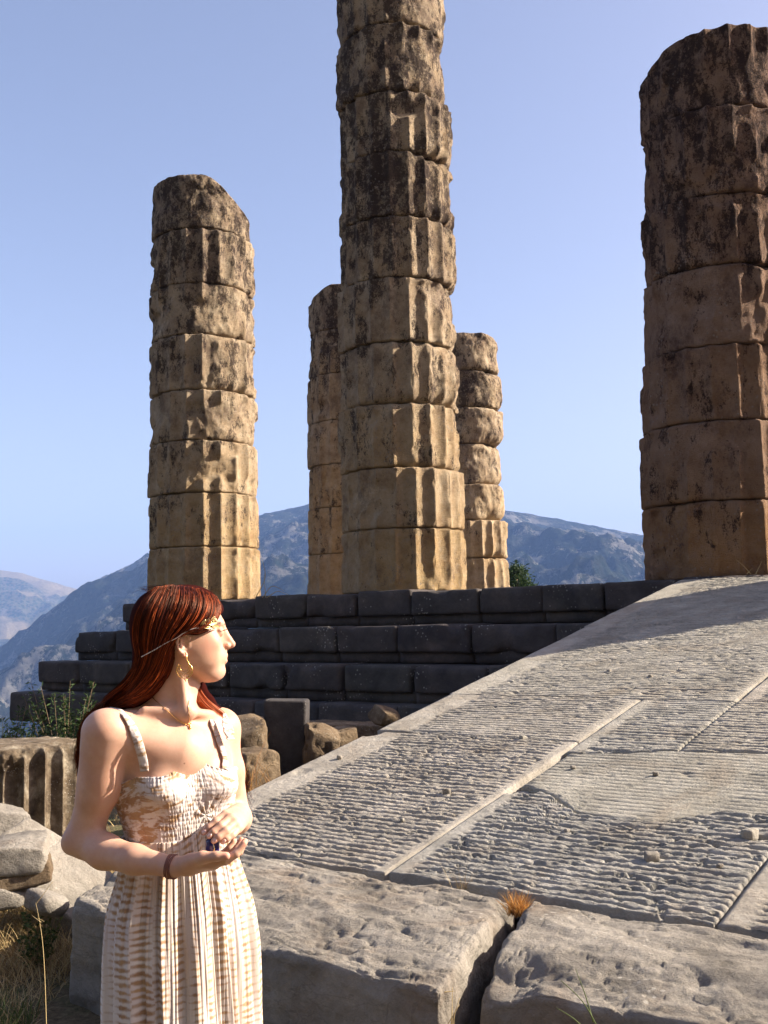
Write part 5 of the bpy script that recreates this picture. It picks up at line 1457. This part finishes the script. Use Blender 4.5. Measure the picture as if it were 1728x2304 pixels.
# ledge of rough masonry in shade below the steps, left of the ramp
led = empty('rubble_wall', P(-3.4, 3.6, 0.0), 'low wall of rough dark stones between the steps and the ramp', 'wall')
rs = np.random.default_rng(9)
for i in range(12):
    a = -4.2 + i * 0.42; d = 3.2 + rs.normal(0, 0.06)
    for row in range(2):
        L_ = 0.40; v, f = frame_block('s', a + rs.uniform(0, .03), a + L_, d - 0.35, d + rs.normal(0, 0.03), 0.0 + row * 0.22, 0.21 + row * 0.2 + rs.normal(0, 0.03), None, None, 0.05, 0.05, 0.02, 300 + i * 3 + row, 0.05)
        mesh_np('stone', v, f, M['dark'] if rs.random() < 0.5 else M['rock'], led)
# pebbles lying on the ramp
PEB = ((1467, 1932, 0.075, 'largest loose stone, lying on the deep grooves in the middle of the ramp'),
       (1687, 1881, 0.085, 'loose brown stone beside the smooth band near the right edge of the photo'),
       (1176, 1661, 0.045, 'loose white stone on the upper ramp, just left of the smooth middle band'),
       (1005, 1782, 0.055, 'brown pebble in the middle of the left slabs, left of the smooth band'),
       (764, 1705, 0.045, 'white pebble on the smooth left margin of the ramp'),
       (1008, 1720, 0.03, 'tiny pebble above the brown pebble on the left slabs'),
       (1475, 1742, 0.035, 'tiny pebble in the middle of the smoother slab'),
       (1289, 1727, 0.03, 'tiny pale pebble near the left end of the smoother slab'),
       (1276, 1870, 0.03, 'white pebble on the grooves just below the smoother slab'),
       (1620, 1950, 0.03, 'tiny pebble left of the lower end of the right smooth band'),
       (905, 1845, 0.025, 'tiny pebble on the left slabs close to the foot of the smooth band'),
       (1370, 1510, 0.04, 'pale pebble high on the ramp, just below the column shadow'),
       (1464, 1523, 0.04, 'whitish pebble high on the ramp, right of the end of the middle band'))
for peb, (px, py, s_, lab) in enumerate(PEB):
    s_ *= 0.78
    d = FW + RT * ((px - 864) / F_PX) - UP * ((py - 1152) / F_PX)
    t = (HT[0] - SLOPE * (F2 @ W2) - 1.6) / (d[2] - SLOPE * (d[:2] @ W2)); p = EYE + d * t
    q, f = stone_geo((s_, s_ * 0.85, s_ * 0.7), s_ / 7, s_ * 0.2, s_ * 0.14, 40, 400 + peb)
    q = q - np.array([s_, s_ * .85, s_ * .5]) / 2
    a = rng.uniform(0, 6); q = q @ np.array([[math.cos(a), -math.sin(a), 0], [math.sin(a), math.cos(a), 0], [0, 0, 1]])
    tag(mesh_np('pebble', q + p, f, M['ramp' if peb % 3 else 'block']), lab, 'pebble', 'pebbles lying on the ramp')

# ------------------------------------------------------------------ plants
def mat_leaf(name, lo, hi, trans=0.25, rough=0.6):
    s = NT(name); a = s.n('ShaderNodeAttribute', attribute_name='shade').outputs['Fac']
    c = s.mix(a, lo, hi); s.done(c, rough, None, 0.25)
    tr = s.n('ShaderNodeBsdfTranslucent'); s.l(c, tr.inputs[0]); mx = s.n('ShaderNodeMixShader'); mx.inputs[0].default_value = trans
    s.l(s.b.outputs[0], mx.inputs[1]); s.l(tr.outputs[0], mx.inputs[2]); s.l(mx.outputs[0], s.out.inputs[0]); return s.m
M['leaf'] = mat_leaf('green_leaves', (0.012, 0.03, 0.008), (0.065, 0.11, 0.03))
M['straw'] = mat_leaf('dry_straw', (0.22, 0.14, 0.06), (0.62, 0.48, 0.24), 0.15)
M['grass'] = mat_leaf('green_grass', (0.03, 0.06, 0.015), (0.14, 0.18, 0.06))
M['redstraw'] = mat_leaf('orange_straw', (0.30, 0.12, 0.04), (0.75, 0.45, 0.14), 0.15)
M['needle'] = mat_leaf('dark_needles', (0.015, 0.035, 0.012), (0.06, 0.10, 0.035))
M['stem'] = simple('brown_stem', (0.16, 0.11, 0.06), 0.8)
def blades(name, roots, length, width, mat, rs, lean=(0, 0, 0), spread=0.5, curl=0.5, seg=5, parent=None):
    """thin grass blades, each a bent strip"""
    n = len(roots); roots = np.asarray(roots)
    L_ = length * rs.uniform(0.45, 1.15, n); az = rs.uniform(0, 2 * math.pi, n)
    dirh = np.stack([np.cos(az), np.sin(az)], -1); sp = rs.uniform(0.1, 1, n) * spread
    t = np.linspace(0, 1, seg)
    pos = np.zeros((n, seg, 3))
    ang = sp[:, None] + curl * t[None, :] ** 1.5 * rs.uniform(0.3, 1.6, n)[:, None]
    dz = np.cos(ang); dh = np.sin(ang)
    step = L_[:, None] / (seg - 1)
    cz = np.concatenate([np.zeros((n, 1)), np.cumsum(dz[:, :-1] * step, 1)], 1); ch = np.concatenate([np.zeros((n, 1)), np.cumsum(dh[:, :-1] * step, 1)], 1)
    pos[..., 0] = roots[:, None, 0] + dirh[:, None, 0] * ch + lean[0] * t * L_[:, None]; pos[..., 1] = roots[:, None, 1] + dirh[:, None, 1] * ch + lean[1] * t * L_[:, None]
    pos[..., 2] = roots[:, None, 2] + cz
    az2 = rs.uniform(0, math.pi, n); side = np.stack([np.cos(az2), np.sin(az2), az2 * 0], -1)[:, None] * (width * (1 - t ** 2 * 0.9))[None, :, None] * 0.5
    v = np.stack([pos - side, pos + side], 1)                # n,2,seg,3
    base = (np.arange(n) * 2 * seg)[:, None]; k = np.arange(seg - 1)[None, :]
    f = np.stack([base + k, base + k + 1, base + seg + k + 1, base + seg + k], -1).reshape(-1, 4)
    o = mesh_np(name, v.reshape(-1, 3), f, mat, parent, smooth=False)
    sh = np.repeat(rs.uniform(0, 1, n), 2 * seg).astype(np.float32)
    o.data.attributes.new('shade', 'FLOAT', 'POINT').data.foreach_set('value', sh)
    return o
rs = np.random.default_rng(77)
def ground_pts(n, fn):
    out = []
    while len(out) < n:
        p = fn()
        if p is None: continue
        x, y = p; out.append((x, y, float(ground_h(np.array([x]), np.array([y]))[0]) - 0.01))
    return np.array(out)
def left_patch(y0, y1, x0, x1):
    def g():
        y = rs.uniform(y0, y1); x = rs.uniform(x0, x1)
        if -1.45 < x and y > 3.2: return None
        return x, y
    return g
tag(blades('dry_grass', ground_pts(15000, left_patch(3.6, 6.3, -3.4, -1.3)), 0.13, 0.0035, M['straw'], rs, spread=1.3, curl=0.9), 'matted dry straw covering the ground at the left edge', 'grass', kind='stuff')
tag(blades('dry_hay', ground_pts(9000, left_patch(4.9, 6.2, -2.9, -1.45)), 0.20, 0.0035, M['straw'], rs, spread=1.0, curl=1.4, seg=6), 'sunlit heap of yellow dry hay between the left stones and the green grass', 'hay', kind='stuff')
tag(blades('green_grass', ground_pts(9000, left_patch(2.6, 4.5, -2.4, -1.22)), 0.15, 0.004, M['grass'], rs, spread=0.8, curl=0.9), 'green grass growing in the bottom left corner', 'grass', kind='stuff')
tag(blades('sparse_grass', ground_pts(9000, lambda: (rs.uniform(-9, 0.5), rs.uniform(6.3, 15))), 0.12, 0.006, M['straw'], rs, spread=1.0, curl=0.9), 'dry grass thinly covering the ground before the steps', 'grass', kind='stuff')
def leaf_cards(n, centre_fn, size, rs, aspect=0.35):
    V, sh = [], []
    for i in range(n):
        c, out = centre_fn()
        a = out + rs.normal(0, 0.5, 3); a /= np.linalg.norm(a); b = np.cross(a, rs.normal(0, 1, 3)); b /= np.linalg.norm(b); nn = np.cross(a, b)
        L_ = size * rs.uniform(0.6, 1.3); w = L_ * aspect * 0.5
        V += [c, c + a * L_ * 0.5 + b * w + nn * L_ * 0.05, c + a * L_ - nn * L_ * 0.08, c + a * L_ * 0.5 - b * w + nn * L_ * 0.05]
        sh += [rs.uniform(0, 1)] * 4
    return np.array(V), np.arange(4 * n).reshape(-1, 4), np.array(sh, dtype=np.float32)
def herb(name, base, height, nst, spread, leafn, leafs, mat, label, cat, rs, group=None, aspect=0.25, zj=0.6):
    root = empty(name, base, label, cat, group)
    sm = MB(); V, F, Sh, off = [], [], [], 0
    for k in range(nst):
        az = rs.uniform(0, 6.28); sp = rs.uniform(0, spread); h = height * rs.uniform(zj, 1.05)
        b0 = np.array(base) + np.array([math.cos(az), math.sin(az), 0]) * sp * 0.3; b0[2] = base[2] - 0.03
        tip = b0 + np.array([math.cos(az) * sp, math.sin(az) * sp, h]); mid = (b0 + tip) / 2 + np.array([math.cos(az), math.sin(az), 0]) * -0.1 * sp + rs.normal(0, 0.01, 3)
        pts = pl([b0, mid, tip], np.linspace(0, 1, 8)); v, f = tube(pts, np.linspace(0.006, 0.0015, 8) * (height / 0.9), 5, False); sm.add(v, f)
        def cf():
            t = rs.uniform(0.15, 1.0); j = t * 7; i0 = min(int(j), 6); p = pts[i0] + (pts[i0 + 1] - pts[i0]) * (j - i0)
            a2 = rs.uniform(0, 6.28); br = 0.10 * height * rs.uniform(0, 1) * (1.15 - t)
            o = np.array([math.cos(a2), math.sin(a2), 0.45]); return p + o * br, o
        v, f, s_ = leaf_cards(leafn, cf, leafs, rs, aspect); V.append(v); F.append(f + off); Sh.append(s_); off += len(v)
    sm.build('stem', M['stem'], root)
    o = mesh_np('foliage', np.vstack(V), np.vstack(F), mat, root, smooth=False)
    o.data.attributes.new('shade', 'FLOAT', 'POINT').data.foreach_set('value', np.concatenate(Sh)); o['kind'] = 'stuff'
    return root
def gz_at(x, y): return float(ground_h(np.array([x]), np.array([y]))[0])
for (px, d, h, n, sp, lab) in ((150, 10.2, 1.02, 16, 0.34, 'tall feathery green weed rising above the fluted drum, nearest the woman'),
                               (190, 10.4, 0.78, 14, 0.30, 'green weed half hidden behind the shoulder of the woman'),
                               (105, 10.0, 0.72, 14, 0.30, 'low green weed between the tall weed and the left bush'),
                               (10, 9.6, 0.80, 16, 0.28, 'dark green bush at the left edge behind the fluted drum'),
                               (62, 10.6, 0.55, 10, 0.22, 'small pale green weed in the gap between the two bushes')):
    p = wp(px, 1600, d); herb('weed_bush', (p[0], p[1], gz_at(p[0], p[1])), h, n, sp, 90, 0.055, M['leaf'], lab, 'bush', rs, 'green weeds behind the fluted drum')
p = wp(88, 2010, 5.0); herb('small_weed', (p[0], p[1], gz_at(p[0], p[1]) + 0.02), 0.30, 12, 0.10, 60, 0.022, M['grass'], 'small leafy green weed among the stones left of the dark block', 'weed', rs, aspect=0.5)
# dry weeds by the ramp
p = wp(552, 1760, 7.0)
rs2 = np.random.default_rng(4)
o = tag(blades('dry_twigs', np.array([[p[0] + rs2.normal(0, 0.10), p[1] + rs2.normal(0, .12), 0.25 + rs2.uniform(0, .3)] for _ in range(160)]), 0.35, 0.0035, M['redstraw'], rs2, spread=1.2, curl=1.2, seg=7), 'tangle of reddish dry twigs right of the elbow of the woman', 'weed', kind='thing')
o = tag(blades('straw_tuft', np.array([(lambda q: [q[0] + rs2.normal(0, 0.018), q[1] + rs2.normal(0, .02), 0.46])(P(-6.76, 7.60, 0)) for _ in range(320)]), 0.09, 0.0028, M['redstraw'], rs2, spread=0.9, curl=0.5), 'tuft of orange dry grass growing in the gap between the two front blocks', 'grass tuft', kind='thing')
q0 = P(-6.44, 7.50, 0)
tag(blades('straw_tuft', np.array([[q0[0] + rs2.normal(0, 0.012), q0[1] + rs2.normal(0, .012), 0.46] for _ in range(26)]), 0.17, 0.0016, M['straw'], rs2, spread=0.5, curl=0.4), 'thin dry grass stalks growing from the joint below the ramp', 'grass tuft', kind='thing')
def stalks(name, items, label, mat='straw', w=0.0022):
    root = empty(name, items[0][0], label, 'grass stalk')
    mb = MB()
    for pts in items:
        P_ = pl(np.array(pts), np.linspace(0, 1, 14))
        for _ in range(4): P_[1:-1] = (P_[:-2] + 2 * P_[1:-1] + P_[2:]) / 4
        v, f = tube(P_, np.linspace(w, w * 0.35, 14), 5); mb.add(v, f)
    o = mb.build('stalk', M[mat], root)
    o.data.attributes.new('shade', 'FLOAT', 'POINT').data.foreach_set('value', np.full(len(o.data.vertices), 0.8, dtype=np.float32))
stalks('grass_stalk', [[wp(105, 2330, 3.7), wp(101, 2200, 3.7), wp(99, 2150, 3.72), wp(92, 2080, 3.75), wp(80, 2030, 3.8)], [wp(92, 2075, 3.76), wp(72, 2060, 3.8)], [wp(80, 2035, 3.8), wp(118, 1985, 3.8)]], 'single tall dry stalk standing before the dark face of the front block', w=0.0016)
stalks('grass_stalk', [[wp(1370, 2380, 2.9), wp(1340, 2300, 2.9), wp(1312, 2250, 2.92), wp(1262, 2206, 2.95)], [wp(1335, 2300, 2.92), wp(1318, 2240, 2.95), wp(1295, 2180, 2.98)], [wp(1330, 2330, 2.9), wp(1290, 2290, 2.9), wp(1252, 2268, 2.92)]], 'thin yellow green grass stalks in front of the bottom right block', 'grass', 0.0022)
stalks('grass_stalk', [[wp(1022, 2340, 3.05), wp(1020, 2290, 3.05), wp(1034, 2245, 3.05)], [wp(1016, 2330, 3.1), wp(1018, 2222, 3.1)], [wp(990, 2340, 3.05), wp(1010, 2300, 3.05), wp(1034, 2260, 3.05)], [wp(1000, 2232, 3.05), wp(1022, 2230, 3.05)]], 'dry straws standing in the dark gap between the front blocks', w=0.0018)
stalks('grass_stalk', [[wp(575, 1345, 15.0), wp(600, 1300, 15.0), wp(588, 1250, 15.0)], [wp(590, 1345, 15.0), wp(612, 1315, 15.0), wp(640, 1330, 15.0)], [wp(598, 1345, 15.1), wp(594, 1290, 15.1)], [wp(600, 1345, 15.0), wp(625, 1328, 15.0), wp(648, 1338, 15.0)]], 'dry curling stalks on the top step right of the left column', w=0.006)
stalks('grass_stalk', [[wp(1690, 1292, 10.2), wp(1672, 1272, 10.2), wp(1655, 1258, 10.2)], [wp(1700, 1292, 10.2), wp(1715, 1262, 10.2)], [wp(1680, 1292, 10.2), wp(1693, 1278, 10.2)]], 'little dry stalks at the foot of the massive right column', w=0.004)
# pine behind the temple
def pine():
    b = wp(1165, 1420, 33); gzv = gz_at(b[0], b[1]); root = empty('pine_tree', (b[0], b[1], gzv), 'small dark green pine top showing behind the platform, between the columns', 'tree')
    top = float(wp(1165, 1272, 33)[2])
    v, f = tube(np.array([[b[0], b[1], gzv - .2], [b[0] + .1, b[1], (gzv + top) / 2], [b[0], b[1], top - 0.3]]), [0.14, 0.10, 0.04], 8); mesh_np('trunk', v, f, M['stem'], root)
    rs = np.random.default_rng(12); V, Sh = [], []
    for k in range(150):
        az = rs.uniform(0, 6.28); hh_ = rs.uniform(0, 1); rad = (1.05 - 0.75 * hh_) * rs.uniform(0.4, 1.0)
        c = np.array([b[0] + math.cos(az) * rad, b[1] + math.sin(az) * rad, top - 2.0 + 2.0 * hh_ - 0.25 * rad])
        for j in range(34):
            a = rs.normal(0, 1, 3); a /= np.linalg.norm(a); L_ = rs.uniform(0.10, 0.22); bb = np.cross(a, rs.normal(0, 1, 3)); bb /= np.linalg.norm(bb)
            o = c + rs.normal(0, 0.09, 3); V += [o, o + a * L_ * .5 + bb * 0.02, o + a * L_, o + a * L_ * .5 - bb * 0.02]; Sh += [rs.uniform(0, 1)] * 4
    o = mesh_np('crown', np.array(V), np.arange(len(V)).reshape(-1, 4), M['needle'], root, smooth=False)
    o.data.attributes.new('shade', 'FLOAT', 'POINT').data.foreach_set('value', np.array(Sh, dtype=np.float32)); o['kind'] = 'stuff'
pine()
